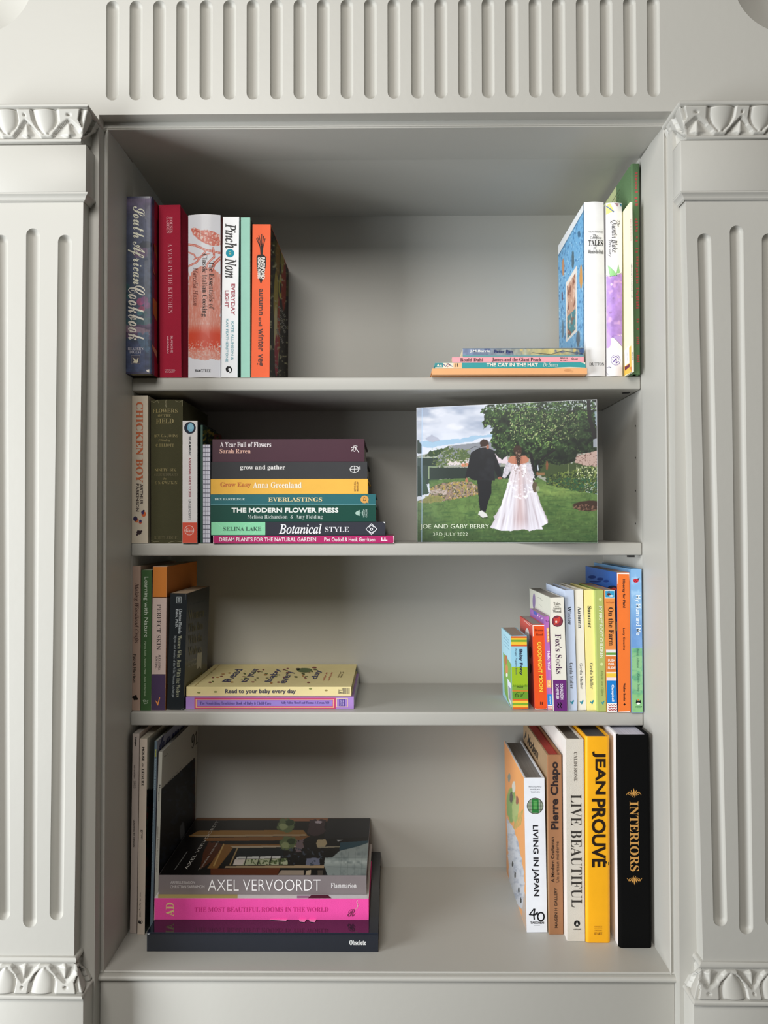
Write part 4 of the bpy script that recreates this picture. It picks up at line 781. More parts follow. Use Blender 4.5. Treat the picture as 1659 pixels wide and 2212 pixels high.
    p.ell(1205, 762, 100, 34, '3c2c24', wob=.25, seed=4); p.speck(one * (np.hypot((X - 1200) / 90, (Y - 775) / 22) < 1), 7, .55, '7c5c4c', 57, .8)
    S = '1d1e22'                                                                                                                        # groom
    p.poly([(484, 590), (580, 590), (578, 680), (556, 740), (540, 805), (505, 800), (496, 740), (490, 660)], S); p.poly([(455, 593), (420, 570), (412, 588), (405, 580), (430, 480), (445, 415), (498, 385), (548, 382), (592, 400), (620, 470), (650, 560), (645, 580), (620, 575), (598, 530), (600, 597), (480, 597)], S)
    p.mix(p.inside([(455, 593), (445, 415), (498, 385), (548, 382), (592, 400), (600, 597)]) * (noise(X, Y, 40, 60, 2) - .45) * 1.2, '2c2e34'); p.ell(532, 358, 30, 28, '3a2a24', wob=.35, seed=3); p.ell(553, 378, 10, 15, '9a6450', .9); p.line([(510, 380), (545, 378)], 5, 'c8c8cc', .8)
    p.ell(416, 594, 9, 14, 'a87058'); p.ell(633, 582, 14, 9, '94604c'); p.poly([(495, 800), (515, 792), (545, 815), (553, 832), (520, 840), (492, 820)], 'd0d0cc'); p.line([(495, 822), (520, 842), (552, 838)], 4, '26301f')
    D = 'd3cdd6'                                                                                                                       # bride
    dr = p.poly([(705, 540), (690, 590), (672, 660), (640, 760), (610, 815), (590, 830), (600, 850), (570, 905), (640, 922), (700, 926), (790, 915), (830, 927), (880, 915), (915, 912), (905, 895), (946, 875), (945, 850), (905, 770), (870, 660), (840, 570), (825, 520), (810, 485), (705, 488)], D, wob=3, wsc=14, seed=7)
    ang = (X - 765) / (Y - 380 + 1e-3); fold = noise(ang * 900, Y * .12, 26, 9, 2); p.mix(dr * (fold - .5) * 3.2, 'b4a8b0'); p.mix(dr * (.45 - fold) * 3, 'ecebf4'); p.mix(dr * np.clip(1 - abs(ang) / .13, 0, 1) * .5, 'cfa9a4'); p.mix(dr * np.clip((Y - 850) / 60, 0, 1) * .5, 'e4e2ee'); p.mix(dr * (Y < 620) * .3, 'c8b4b4')
    p.speck(dr * (Y < 720), 14, .6, 'efedf2', 61, .6); p.speck(dr * (Y < 560), 7, .6, 'a89494', 62, .5)
    for pts in ([(705, 480), (680, 475), (660, 520), (648, 575), (668, 582), (700, 540), (708, 510)], [(812, 470), (835, 490), (850, 540), (858, 570), (845, 588), (828, 560), (806, 510)]): m = p.poly(pts, 'c9c2cb', wob=3); p.mix(m * (noise(X, Y, 12, 64, 2) - .5) * 3, 'a09ca6')
    p.poly([(685, 478), (690, 450), (712, 436), (800, 434), (822, 455), (820, 475), (800, 484), (755, 494), (715, 488)], 'b57860'); p.mix(p.inside([(730, 440), (780, 440), (780, 490), (730, 490)]) * .3, '7c4a3c')
    p.ell(749, 400, 27, 32, '3a2820', wob=.2, seed=6); p.poly([(730, 410), (774, 410), (770, 450), (762, 500), (750, 508), (742, 470)], '3a2820', wob=3); p.speck(p.inside([(735, 400), (770, 400), (765, 500), (745, 500)]), 8, .6, '8a7464', 66, .7)
    p.ell(862, 640, 16, 34, '5c5040', wob=.6, seed=5); p.ell(880, 650, 12, 20, '8c9474', .8, wob=.6); p.line([(842, 590), (850, 575), (862, 590)], 5, 'd8d4dc')
    p.mix((Y > 992) * .5, '1c2c1c'); p.line([(126, 60), (124, 1010)], 4, 'a8c0dc', .6); p.mix((X < 122) * .22, '8c929c'); p.mix(one * (X > 128) * np.clip((300 - X) / 500, 0, 1) * (Y > 500) * .35, '8ca09c')
    return p.c
b.raster('right', .0004, b.d - .0004, .0004, b.h - .0004, 400, 306, f, name='cover_photograph', m=print_mat('album_cover_print', .32, .35))
b.text('JOE AND GABY BERRY', 'light', (116, 882, 562, 918), face='right', color='e6ecd8'); b.text('3RD JULY 2022', 'light', (198, 936, 424, 964), face='right', color='d8e0c8')
b.art('right', [('d4dae2', [(88, 122), (93, 120), (95, 998), (91, 998)])], 'worn_edge')

# ------------------------------------------------------------------ lowest shelf, left
b = stand('paperback_book', 'pinkish beige paperback with dark italic title, leftmost on the lowest shelf', 2, 'E', 'paper', 51, 47, 56, 105, 1078, 'b89c8c', d=.2, pages='c8bca4')
b.art('spine', [('a08678', ('l', 1.2, [(55, 330 + 12 * i), (100, 300 + 12 * i)])) for i in range(24)] + [('1c1614', ('e', x, y, 9, 8)) for x, y in ((58, 990), (72, 982), (66, 1002), (80, 1000), (74, 994))] + [('c4ae98', ('r', 47, 640, 103, 960))][:0], 'spine_pattern')
b.text('Making Woodland Crafts', 'italic', (60, 218, 94, 622), 'cw', '3a1418'); b.text('Patrick Harrison', 'bold', (56, 700, 76, 890), 'cw', '2a2220')
b = stand('paperback_book', 'forest green paperback with pale vertical title, second from left on lowest shelf', 2, 'E', 'paper', 111, 106, 70, 131, 1078, '3f6038', d=.19, pages='c8c4b0')
b.text('Learning with Nature', 'sans', (124, 175, 158, 584), 'cw', 'd4e0cc'); b.text('Marina Robb . Victoria Mew . Anna Richardson', 'bold', (130, 612, 144, 982), 'cw', 'a4bc98')
b.art('spine', [('c8d8c0', ('l', 2.5, [(122, 1010), (132, 1034), (150, 1030), (156, 1010), (144, 1016), (134, 1008), (122, 1010)])), ('c8d8c0', ('l', 2, [(130, 1020), (146, 1020)]))], 'tree_emblem')
b = stand('hardback_book', 'dusty pink book with an orange top band and dark purple foot', 2, 'E', 'hard', 189, 177, 95, 107, 1078, 'c9b4ac', d=.188, finish='matt', cover_r=('c0702c', 'matt', .001), pages='c8b8a0', groove=0, bt=.0012, over=0)
b.art('spine', [('cc7c34', ('r', 177, 107, 272, 313)), ('2a1c1c', ('r', 177, 312, 272, 317)), ('4a3a58', ('r', 177, 838, 272, 1078)), ('3a2c44', ('r', 177, 834, 272, 838)), ('e8954c', [(203, 1008), (222, 1026), (232, 990), (238, 990), (224, 1045), (220, 1045)])], 'colour_bands')
b.art('right', [('c9b4ac', [(281, 314), (500, 285), (500, 900), (281, 900)]), ('2a1c1c', ('l', 4, [(281, 314), (500, 285)]))], 'colour_bands')
b.text('PERFECT SKIN', 'serif', (216, 360, 242, 668), 'cw', '4a4040'); b.text('ALEXANDRA', 'serif', (226, 700, 240, 806), 'cw', '4a4040'); b.text('SOVERAL', 'serif', (207, 712, 221, 794), 'cw', '4a4040')
b = stand('paperback_book', 'creased black paperback with crowded silver lettering leaning beside the yellow book', 2, 'E', 'paper', 308, 283, 113, 287, 1075, '23282c', d=.15, finish='gloss', pages='b49e84')
b.text('Clarissa Pinkola', 'serifb', (364, 392, 384, 560), 'cw', 'c4ccd0'); b.text('Estes, Ph.D.', 'serifb', (340, 392, 360, 518), 'cw', 'c4ccd0'); b.text('Women Who Run With the Wolves', 'serif', (352, 572, 378, 988), 'cw', 'a8aa90'); b.text('Myths and Stories of the Wild Woman Archetype', 'serif', (322, 572, 342, 990), 'cw', '9ca4a8')
b.art('spine', [('a8b0b4', ('l', 3.5, [(349, 312), (381, 312), (381, 352), (349, 352), (349, 312)])), ('a8b0b4', [(356, 320), (374, 320), (374, 345), (356, 345)]), ('23282c', [(361, 324), (363, 324), (363, 342), (361, 342)]), ('23282c', [(367, 324), (369, 324), (369, 342), (367, 342)]), ('8a8c8c', ('l', 1.5, [(410, 292), (408, 330)])), ('6a7074', ('l', 1.2, [(347, 700), (345, 960)])), ('9a9c98', ('l', 2, [(284, 1070), (310, 1074)])), ('9a9c98', ('l', 2, [(380, 1072), (396, 1066)]))], 'publisher_mark')
for s_, y0, y1 in (('Women', 390, 455), ('Who Run', 480, 540), ('With the', 560, 620), ('Wolves', 640, 700)):
    b.text(s_, 'serif', (428, y1 + 12, 532 - (y1 - 455) * .06, y1 - 12, 428, y0 + 12), face='right', color='70694a')
b.smudge('right', (440, 362), (545, 335), 12, '50545a', 16); b.text('Myths and Stories', 'serif', (425, 760, 480, 742, 425, 738), face='right', color='a8a8a0'); b.text('of the Wild Woman', 'serif', (423, 790, 480, 770, 423, 770), face='right', color='a8a8a0')
b.art('right', [('b8b4a8', [(490, 690), (520, 680), (515, 800), (505, 780), (488, 800), (482, 760)]), ('6a6858', ('l', 1.5, [(432, 470), (540, 440)])), ('6a6858', ('l', 1.5, [(430, 548), (535, 522)])), ('5c5430', [(414, 900), (520, 815), (524, 840), (414, 925)])], 'cover_picture')
q1 = flat('paperback_book', 'violet paperback with pink framed spine under the yellow children\'s book', 2, 'E', 'paper', 412, 1547, 988, 1070, 'b08ad2', d=.2, finish='satin', side=(1564, 830), pages='c8c4c4')
q1.art('spine', [('c84a74', ('r', 470, 993, 1425, 1069)), ('f0c890', ('r', 478, 1002, 1413, 1061)), ('cf5a8a', ('r', 484, 1006, 1408, 1057)), ('9c84d0', ('r', 490, 1009, 1404, 1049)), ('f0d0a0', ('r', 1428, 996, 1507, 1056)), ('a484cc', ('r', 1433, 1000, 1503, 1052)), ('5c4a94', ('r', 1448, 1004, 1488, 1050))], 'spine_frame')
q1.text('The Nourishing Traditions Book of Baby & Child Care', 'serif', (506, 1020, 988, 1044), color='4c3c84'); q1.text('Sally Fallon Morell and Thomas S. Cowan, MD', 'serif', (1056, 1018, 1380, 1038), color='4c3c84'); q1.smudge('spine', (1460, 1008), (1460, 1048), 7, 'c8b8e0', 9); q1.smudge('spine', (1475, 1008), (1475, 1048), 7, 'c8b8e0', 9)
q2 = flat('hardback_book', 'cream yellow children\'s book with dark blue title on its cover, lying on the violet paperback', 2, 'E', 'hard', 414, 1530, 919, 983, 'ecdca2', below=q1, d=.2, finish='matt', side=(1563, 767), pages='c0b090', groove=0)
q2.text('Read to your baby every day', 'bold', (678, 934, 1154, 970), color='3c3c54')
q2.art('spine', [('8a8c54', ('e', 500, 958, 12, 6)), ('8a8c54', ('e', 612, 953, 12, 6)), ('8a8c54', ('e', 1254, 932, 11, 6)), ('9a8a54', ('e', 1360, 943, 11, 6))] + [('6c6458', ('r', 1474 + i * 8, 926, 1478 + i * 8, 968)) for i in range(6)], 'leaf_print'); q2.text('FL', 'serifb', (1444, 927, 1470, 965), 'ccw', '5c5448')
for s_, x0, ya, yb_ in (('Read', 712, 886, 800), ('to your', 835, 890, 797), ('baby', 1000, 886, 798), ('every', 1105, 896, 815), ('day', 1310, 868, 806)):
    k_ = (1793 - x0) / (ya + 166); q2.text(s_, 'bold', (x0, ya, x0 + k_ * (ya - yb_), yb_, x0 - 58, ya), face='right', color='3a3c62')
random.seed(4)
q2.art('right', [(random.choice(('8c4a44', '6a7440', 'b0783c', '54582c', '7c3c3c')), ('e', 560 + random.random() * 760, 795 + random.random() * 100, 6 + random.random() * 7, 2 + random.random() * 3)) for _ in range(60)] + [('5c6e40', ('e', 1215, 808, 52, 15)), ('8a4440', ('e', 1280, 790, 16, 5)), ('3c3428', ('e', 1170, 800, 16, 7)), ('c8b070', ('l', 3, [(470, 915), (560, 840), (640, 770)]))][:64], 'cover_picture')
q2.smudge('right', (1340, 878), (1368, 820), 12, 'c07058', 8); q2.smudge('right', (1376, 878), (1402, 820), 12, 'c07058', 8); q2.smudge('right', (1440, 858), (1460, 818), 10, '8a7c54', 8); q2.smudge('right', (1458, 858), (1478, 818), 10, '8a7c54', 8)

# ------------------------------------------------------------------ lowest shelf, right
b = stand('board_book', 'small chunky board book with pale blue and green bands, leftmost of the right row', 2, 'F', 'board', 200, 216, 160, 850, 1580, '9cd0e6', finish='satin', side=('left', 118, 1000), pages='a09488', cover_l=('a8d4e4', 'satin', .0005), groove=0)
W_ = lambda y0, y1, c: (c, ('r', 216, y0, 376, y1))
b.art('spine', [W_(850, 868, 'd8662c'), W_(868, 884, 'f2c640'), W_(884, 900, '78a83c'), W_(900, 916, 'f2c640'), W_(916, 934, 'f2c640'), W_(934, 950, 'd8662c'), W_(888, 906, '78a83c'), W_(1155, 1345, '9fbf2c'), W_(1345, 1388, '86ac3a'), W_(1384, 1400, 'c88a34'), W_(1400, 1475, '6c9e34'), W_(1475, 1492, 'e06a2c'), W_(1492, 1514, 'f4cc48'), W_(1514, 1536, '7cac38'), W_(1536, 1556, 'f4cc48'), W_(1556, 1580, 'e06a2c')], 'colour_bands')
b.art('spine', [('5c8a28', [(222 + i * 9, 1350), (226 + i * 9, 1322 + (i * 7) % 13), (231 + i * 9, 1350)]) for i in range(16)] + [('2c4420', ('l', 4, q)) for q in ([(248, 1455), (246, 1425), (268, 1405), (286, 1408)], [(248, 1455), (275, 1450), (272, 1432), (250, 1432)], [(290, 1438), (305, 1430), (310, 1448), (292, 1450)], [(310, 1448), (328, 1410), (336, 1408)])], 'grass_print')
b.text('Baby Pony', 'black', (278, 978, 316, 1236), 'cw', '28304a'); b.text('Finger Puppet Book', 'sans', (240, 975, 260, 1232), 'cw', '4a5c6c'); b.text('Huang', 'italic', (256, 1346, 322, 1366), color='26301c')
b.art('left', [('7faa54', [(125, 1010), (205, 1130), (215, 1580), (165, 1480), (140, 1400)]), ('b4744c', ('e', 152, 1085, 14, 48)), ('c88a58', ('e', 160, 1180, 14, 50)), ('e8e4dc', ('e', 162, 1235, 9, 22)), ('d8dce8', [(168, 1270), (205, 1325), (210, 1560), (178, 1480)]), ('8a90a0', [(176, 1340), (200, 1370), (204, 1500), (182, 1460)]), ('6c96b4', ('l', 2, [(130, 830), (180, 890)])), ('6c96b4', ('l', 2, [(132, 860), (182, 920)])), ('6c96b4', ('l', 2, [(134, 895), (184, 950)])), ('6c96b4', ('l', 2, [(136, 930), (186, 985)]))], 'back_cover_print')
b = stand('board_book', 'orange red board book with yellow slanting title and white worn edges', 2, 'F', 'board', 415, 441, 121, 738, 1580, 'ee5a28', finish='satin', side=('left', 310, 900), pages='a0988c', cover_l=('c84a40', 'satin', .0005), groove=0)
b.art('spine', [('f4efe8', [(415, 738), (536, 738), (534, 748), (424, 746), (426, 850), (418, 850)]), ('f4efe8', ('r', 441, 1566, 562, 1580)), ('ee5a28', ('r', 450, 1560, 554, 1572)), ('b84a2c', ('l', 2, [(436, 806), (520, 808)])), ('5a2418', [(492, 1502), (500, 1500), (500, 1530), (492, 1532)]), ('5a2418', [(508, 1505), (518, 1503), (518, 1534), (508, 1534)])], 'worn_edge')
b.text('GOODNIGHT', 'black', (468, 905, 510, 1215), 'cw', 'f8d048'); b.text('MOON', 'black', (482, 1235, 520, 1400), 'cw', 'f8d048'); b.text('Brown', 'serifb', (436, 776, 520, 798), color='9a3418'); b.text('Hurd', 'serifb', (446, 822, 518, 844), color='9a3418')
b.art('left', [('e8e0dc', ('e', 362, 860, 24, 90)), ('b8bcc8', ('e', 368, 900, 14, 60)), ('e8dcd4', ('l', 3, [(325, 660), (405, 735)])), ('e8dcd4', ('l', 3, [(330, 690), (398, 750)])), ('6a2c24', ('e', 395, 1010, 14, 60)), ('4a3024', ('e', 398, 1170, 10, 50))], 'cover_picture')
b = stand('board_book', 'narrow mauve board book with blue foot label between the orange red and cream books', 2, 'F', 'board', 532, 568, 45, 657, 1585, 'b06ab4', finish='satin', side=('left', 418, 760), pages='a0988c', cover_l=('9a66b0', 'satin', .0005), groove=0, bt=.0016)
b.art('spine', [('f0b47c', ('r', 568, 1285, 613, 1360)), ('2884d0', ('r', 568, 1428, 613, 1532)), ('f2f0ee', ('r', 568, 1536, 613, 1585)), ('c84048', ('r', 568, 1545, 613, 1551)), ('c84048', ('r', 568, 1560, 613, 1566)), ('c84048', ('r', 568, 1574, 613, 1580)), ('e8a468', [(555, 765), (582, 762), (590, 905), (562, 910)]), ('5c2c74', ('l', 4, [(548, 690), (556, 708), (572, 704), (580, 690)])), ('5c2c74', ('l', 3, [(556, 690), (560, 696)]))], 'colour_bands')
b.smudge('spine', (568, 775), (577, 900), 13, 'fbe9b0', 10); b.text('Hello You!', 'black', (566, 998, 592, 1184), 'cw', 'f0dcf0'); b.text('Campbell', 'bold', (584, 1444, 598, 1524), 'cw', 'eef4fa'); b.smudge('spine', (574, 1304), (606, 1304), 14, 'fbe9d0', 4); b.smudge('spine', (574, 1338), (608, 1338), 14, 'fbe9d0', 4)
b.art('left', [('7c4c9a', ('l', 7, [(428, 600), (520, 680)])), ('4c60b0', [(425, 585), (458, 600), (460, 645), (428, 625)]), ('d8c4e0', ('e', 470, 640, 6, 9)), ('d8c4e0', ('e', 512, 672, 6, 9)), ('e8a0b8', ('e', 490, 655, 4, 6))], 'cover_print')
b = stand('board_book', 'cream board book with round plum fox badge and purple foot', 2, 'F', 'board', 592, 628, 136, 467, 1597, 'ece8dc', finish='satin', side=('left', 412, 600), pages='a49c90', cover_l=('d6d6c8', 'satin', .0005), groove=0)
b.art('spine', [('6c2f78', ('r', 628, 1285, 764, 1597)), ('54283c', ('e', 664, 700, 56, 56)), ('8a3a48', ('e', 664, 700, 50, 50)), ('d04a40', [(622, 668), (650, 676), (692, 650), (690, 690), (676, 720), (650, 730), (622, 742), (640, 712), (634, 690)]), ('e8d8d0', ('e', 652, 706, 10, 12)), ('1c1c20', ('l', 9, [(668, 1510), (678, 1528), (666, 1545), (678, 1562)])), ('1c1c20', ('l', 9, [(694, 1510), (704, 1528), (692, 1545), (704, 1562)]))], 'fox_badge')
b.text('Tales', 'serif', (624, 512, 692, 542), color='4a4844'); b.text('from', 'serif', (638, 546, 680, 557), color='6a6864'); b.text('Acorn', 'serif', (618, 558, 698, 584), color='4a4844'); b.text('Wood', 'serif', (618, 588, 700, 616), color='4a4844')
b.text("Fox's Socks", 'serif', (645, 828, 706, 1224), 'cw', '4c2c4c'); b.text('DONALDSON', 'black', (692, 1322, 722, 1480), 'cw', 'e4d8e8'); b.text('SCHEFFLER', 'black', (648, 1322, 678, 1480), 'cw', 'e4d8e8')
b.art('left', [('8a78a0', ('e', 431, 500, 14, 78)), ('7a7c74', ('l', 2.5, [(466, 465), (480, 462), (500, 480), (515, 498)])), ('a8a89c', ('l', 2, [(485, 530), (498, 548), (512, 560)]))], 'cover_print')
SEAS = [('Winter', 'pale blue hardback with a small teal bird at its foot, left of two like it', 737, 773, 89, 393, 1590, 'c6d2e8', ('left', 578, 600), (766, 552, 800, 734), (788, 1112, 820, 1370), 812),
        ('Autumn', 'ivory hardback with a small teal bird at its foot, between pale blue and yellow ones', 833, 867, 84, 388, 1587, 'efe9da', None, (868, 555, 902, 770), (888, 1118, 914, 1374), 907),
        ('Summer', 'pale yellow hardback with a small teal bird at its foot', 932, 959, 95, 390, 1589, 'f6e89a', None, (966, 548, 1002, 768), (988, 1115, 1018, 1374), 1010)]
for ti, lb, xt, xb, w, yt, yb, col, sd, bx1, bx2, ex_ in SEAS:
    b = stand('hardback_book', lb, 2, 'F', 'hard', xt, xb, w, yt, yb, col, d=.15, side=sd, finish='matt', pages='b0a494', groove=0, bt=.0018)
    b.text(ti, 'serifb', bx1, 'cw', '3c4048' if ti != 'Summer' else '4a4838'); b.text('Gerda Muller', 'serif', bx2, 'cw', '4c4c4c')
    b.art('spine', [('3a8ca0', [(ex_ - 22, 1494), (ex_ - 6, 1505), (ex_ + 4, 1488), (ex_ + 12, 1484), (ex_ + 16, 1490), (ex_ + 22, 1494), (ex_ + 12, 1504), (ex_ + 6, 1522), (ex_ - 4, 1530), (ex_ - 6, 1520), (ex_ - 18, 1510)])], 'bird_emblem')
b = stand('hardback_book', 'sage green slim hardback with white capitals beside the pale yellow one', 2, 'F', 'hard', 1036, 1064, 86, 393, 1601, 'aebc6c', d=.15, finish='matt', pages='b0a494', groove=0, bt=.0018)
b.text('MY FIRST ROOT CHILDREN', 'bold', (1082, 550, 1114, 1066), 'cw', 'f0f2dc'); b.text('Sibylle von Olfers', 'italic', (1092, 1190, 1120, 1444), 'cw', '7a8c50')
b.art('spine', [('d8e09c', ('e', 1091, 483, 15, 15)), ('d8e09c', ('e', 1104, 1128, 15, 16)), ('3f98a0', [(1098, 1500), (1112, 1508), (1124, 1492), (1134, 1496), (1126, 1510), (1118, 1536), (1106, 1520)]), ('c4d080', ('r', 1064, 393, 1072, 1601))], 'bird_emblem')
b = stand('board_book', 'orange board book with red and white wavy foot and blue label', 2, 'F', 'board', 1134, 1159, 100, 393, 1605, 'e8924c', d=.15, finish='satin', pages='a49c90', groove=0)
R_ = lambda y0, y1, c: (c, ('r', 1159, y0, 1259, y1))
b.art('spine', [R_(393, 472, 'f0eeea'), ('3c9cc8', [(1140, 398), (1230, 398), (1232, 464), (1142, 462)]), ('5c2c20', ('e', 1176, 432, 20, 12)), ('f0f0f0', ('e', 1200, 448, 24, 8)), ('5c2c20', ('l', 6, [(1165, 415), (1180, 400), (1178, 425)])), R_(982, 1012, 'e8e4e4'), R_(1012, 1036, '6ca04c'), R_(1036, 1048, 'f0ece0'), R_(1048, 1205, 'dc7c38'), R_(1205, 1218, 'f4ead0'), R_(1218, 1260, 'f0c848'), R_(1260, 1292, 'f0dce0'), R_(1292, 1515, '2080d0'), R_(1515, 1605, 'f2f0ee')], 'colour_bands')
b.art('spine', [('cc3844', ('l', 8, [(1172 + 14 * i, 1530 + k * 24 + (i % 2) * 9) for i in range(7)])) for k in range(3)], 'wavy_stripe')
b.text('Rod Campbell', 'bold', (1150, 508, 1226, 524), color='b8622c'); b.text('On the Farm', 'serifb', (1172, 562, 1222, 944), 'cw', '4c2c1c'); b.text('PUSH', 'black', (1168, 1076, 1236, 1102), color='fbeee0'); b.text('PULL', 'black', (1170, 1114, 1234, 1138), color='fbeee0'); b.text('SLIDE', 'black', (1164, 1150, 1242, 1176), color='fbeee0'); b.text('Campbell', 'black', (1198, 1330, 1228, 1500), 'cw', 'f2f6fa')
b = stand('board_book', 'tall bright orange board book with dark blue front cover and scuffed white edges', 2, 'F', 'board', 1256, 1269, 125, 217, 1605, 'f07a34', finish='satin', side=('left', 948, 400), pages='a49c90', cover_l=('1c56a4', 'gloss', .0005), groove=0)
b.text('Hooray for Fish!', 'black', (1308, 284, 1338, 566), 'cw', '3c2420'); b.text('Lucy Cousins', 'bold', (1312, 768, 1336, 988), 'cw', '3c2420'); b.text('Walker Books', 'black', (1320, 1316, 1340, 1492), 'cw', '2c1c1c')
b.art('spine', [('f2ece6', [(1256, 217), (1381, 217), (1381, 300), (1376, 232), (1266, 230), (1262, 330), (1258, 330)]), ('f2ece6', [(1390, 1605), (1380, 1596), (1280, 1600), (1270, 1605)]), ('1c1418', ('e', 1332, 1528, 11, 8)), ('1c1418', ('l', 3, [(1334, 1512), (1332, 1540)]))], 'worn_edge')
b.art('left', [('0f2c6c', ('e', 1010, 260, 40, 16)), ('0f2c6c', ('e', 1090, 280, 34, 14)), ('12347c', ('e', 1150, 300, 30, 12)), ('101c34', ('e', 1215, 370, 50, 24)), ('b83a30', ('e', 1225, 380, 24, 14)), ('0f2c6c', ('e', 1040, 305, 60, 8)), ('b84038', [(1246, 460), (1254, 480), (1256, 560), (1248, 540)]), ('d8dc5c', [(1248, 700), (1256, 710), (1258, 800), (1250, 790)])], 'cover_picture')
b = stand('hardback_book', 'tallest picture book on the lowest shelf, sky blue over green, against right side', 2, 'F', 'hard', 1392, 1407, 109, 182, 1611, '7fb2dc', finish='gloss', side=('left', 1035, 300), pages='8a90a0', groove=0, cover_l=('6c9cc8', 'satin', .0005))
def f(x, y):
    X, Y = (x - 1060) * 4.6083, (y - 1190) * 4.6083; p = Paint(X, Y, '86b4e0'); p.mix((noise(X, Y, 60, 3, 3) - .5) * 4, 'a0c8ec'); p.mix(np.clip((Y - 560) / 200, 0, 1) * (Y < 965) * .6, '5c88c8')
    g = (Y > 962 + noise(X, Y, 30, 5, 2) * 14).astype(float); p.mix(g, '8cc08c'); p.mix(g * (noise(X, Y * 1.5, 70, 8, 3) - .5) * 4, '64a880'); p.mix(g * (Y > 1430) * .4, '88c070'); return p.c
b.raster('spine', .0003, b.t - .0003, .0005, b.h - .0005, 28, 300, f, name='watercolour_spine', m=GLOSS)
b.text('My Mum and Me', 'bold', (1432, 438, 1492, 840), 'cw', 'e2eef8'); b.text('Penny Johnson', 'italic', (1446, 972, 1478, 1165), 'cw', '44705c'); b.text('Kirsten Irving', 'italic', (1452, 1218, 1482, 1400), 'cw', '44705c')
b.art('spine', [('cc3040', ('e', 1445, 296, 28, 20)), ('1c2030', ('e', 1470, 280, 9, 8)), ('1c2030', ('l', 2, [(1474, 276), (1482, 268)])), ('1c2030', ('e', 1440, 292, 4, 4)), ('1c2030', ('e', 1452, 304, 4, 4)), ('1c2030', ('e', 1432, 306, 4, 4)), ('1c2420', ('e', 1470, 1508, 26, 18)), ('1c2420', [(1446, 1500), (1448, 1482), (1462, 1492)]), ('1c2420', [(1494, 1500), (1496, 1482), (1480, 1492)]), ('f0f0ea', ('e', 1470, 1520, 18, 10)), ('e07c3c', ('e', 1470, 1482, 9, 7))], 'animal_emblem'); b.smudge('spine', (1440, 1554), (1506, 1552), 16, '2c4a38', 6)

# ------------------------------------------------------------------ alcove floor, left
b = stand('magazine', 'slim grey magazine with small black title, leftmost on the alcove floor', 3, 'G', 'mag', 74, 57, 40, 97, 1290, 'b9aca4', d=.215, pages='a8a098')
b.text('Livingetc', 'black', (84, 118, 98, 172), 'cw', '2c2624'); b.text('november  2023', 'serif', (80, 282, 92, 422), 'cw', '4a4240'); b.text('LEADING BY DESIGN', 'bold', (77, 610, 86, 772), 'cw', '4a4240')
b = stand('magazine', 'thicker beige magazine with bold black title, second from left on the alcove floor', 3, 'G', 'mag', 117, 101, 44, 127, 1296, 'c4b6a8', d=.215, pages='a8a090', cover_r=('b4b2a4', 'satin', .0005))
b.text('HOUSE', 'black', (129, 176, 144, 258), 'cw', '221e1c'); b.text('AND', 'serif', (129, 270, 138, 294), 'cw', '3a3432'); b.text('LEISURE', 'serifb', (127, 306, 142, 408), 'cw', '221e1c'); b.text('grow', 'serif', (120, 670, 134, 730), 'cw', '3a3432'); b.text('Vol. 10 . Spring 2023', 'sans', (113, 1044, 123, 1190), 'cw', '4a4240')
b.art('spine', [('1c1a1a', ('e', 120, 1220, 13, 13)), ('c4b6a8', ('e', 121, 1219, 9.5, 9.5)), ('1c1a1a', ('e', 118, 1222, 7, 7))], 'round_emblem')
def f(x, y):
    p = Paint(x, y, 'b4b2a4'); m = p.poly([(200, 1712), (330, 1704), (345, 1690), (480, 1640), (480, 2100), (200, 2100)], '0e1412', wob=3); p.speck(m, 6, .6, '4a1c18', 5, .9); p.speck(m, 7, .6, '1c3428', 9, .9); return p.c
b.raster('right', .0003, b.d - .0003, .0005, b.h - .0005, 60, 200, f, name='cover_photograph')
b = stand('magazine', 'thin blue grey magazine squeezed between the beige and white magazines', 3, 'G', 'mag', 205, 176, 16, 142, 1290, '5c6c78', Y=-.006, d=.205, pages='8c8c84', cover_r=('8c90a4', 'satin', .0005))
b.text('HOMES', 'bold', (207, 190, 215, 236), 'cw', 'c8c448'); b.text('RENOVATIONS 2023/24', 'bold', (203, 246, 213, 430), 'cw', '98aab4'); b.text('YOUR PRACTICAL GUIDE TO CREATIVE RENOVATIONS', 'bold', (188, 505, 198, 925), 'cw', '8c9ca8')
b.text('homes', 'scriptb', (228, 205, 400, 58, 226, 130), face='right', color='20285c')
b = stand('magazine', 'white magazine with a large dark cover photo standing behind the lying art books', 3, 'G', 'mag', 229, 198, 22, 206, 1290, 'aeaca2', Y=-.004, finish='satin', side=('right', 470, 400), pages='98948c')
def f(x, y):
    X, Y = (x - 260) * 2.765, (y - 1550) * 2.765; p = Paint(X, Y, 'b4b4ac'); m = p.poly([(225, 445), (446, 236), (446, 620), (225, 1060)], '0e1218', wob=1); m = p.poly([(225, 445), (446, 236), (446, 2000), (225, 2000)], '0e1218')
    p.mix(m * np.clip((X - 425) / 25, 0, 1), '4a201c'); p.speck(m, 26, .6, '1c2430', 5, .8); p.ell(370, 690, 14, 60, '565c64', .7, wob=.7); return p.c
b.raster('right', .0003, b.d - .0003, .0005, b.h - .0005, 130, 260, f, name='cover_photograph')
b.text('91', 'serif', (424, 190, 462, 150, 424, 108), face='right', color='22221e'); b.smudge('right', (262, 408), (366, 298), 4, '6c6c64', 30); b.text('91', 'black', (230, 400, 240, 418), 'cw', '33302c'); b.text('magazine', 'sans', (226, 424, 235, 500), 'cw', '5c5854'); b.text('inspired homes, lives and lovers', 'italic', (216, 650, 226, 920), 'cw', '5c4844')
b.smudge('right', (262, 234), (292, 208), 8, '4a4a44', 5)

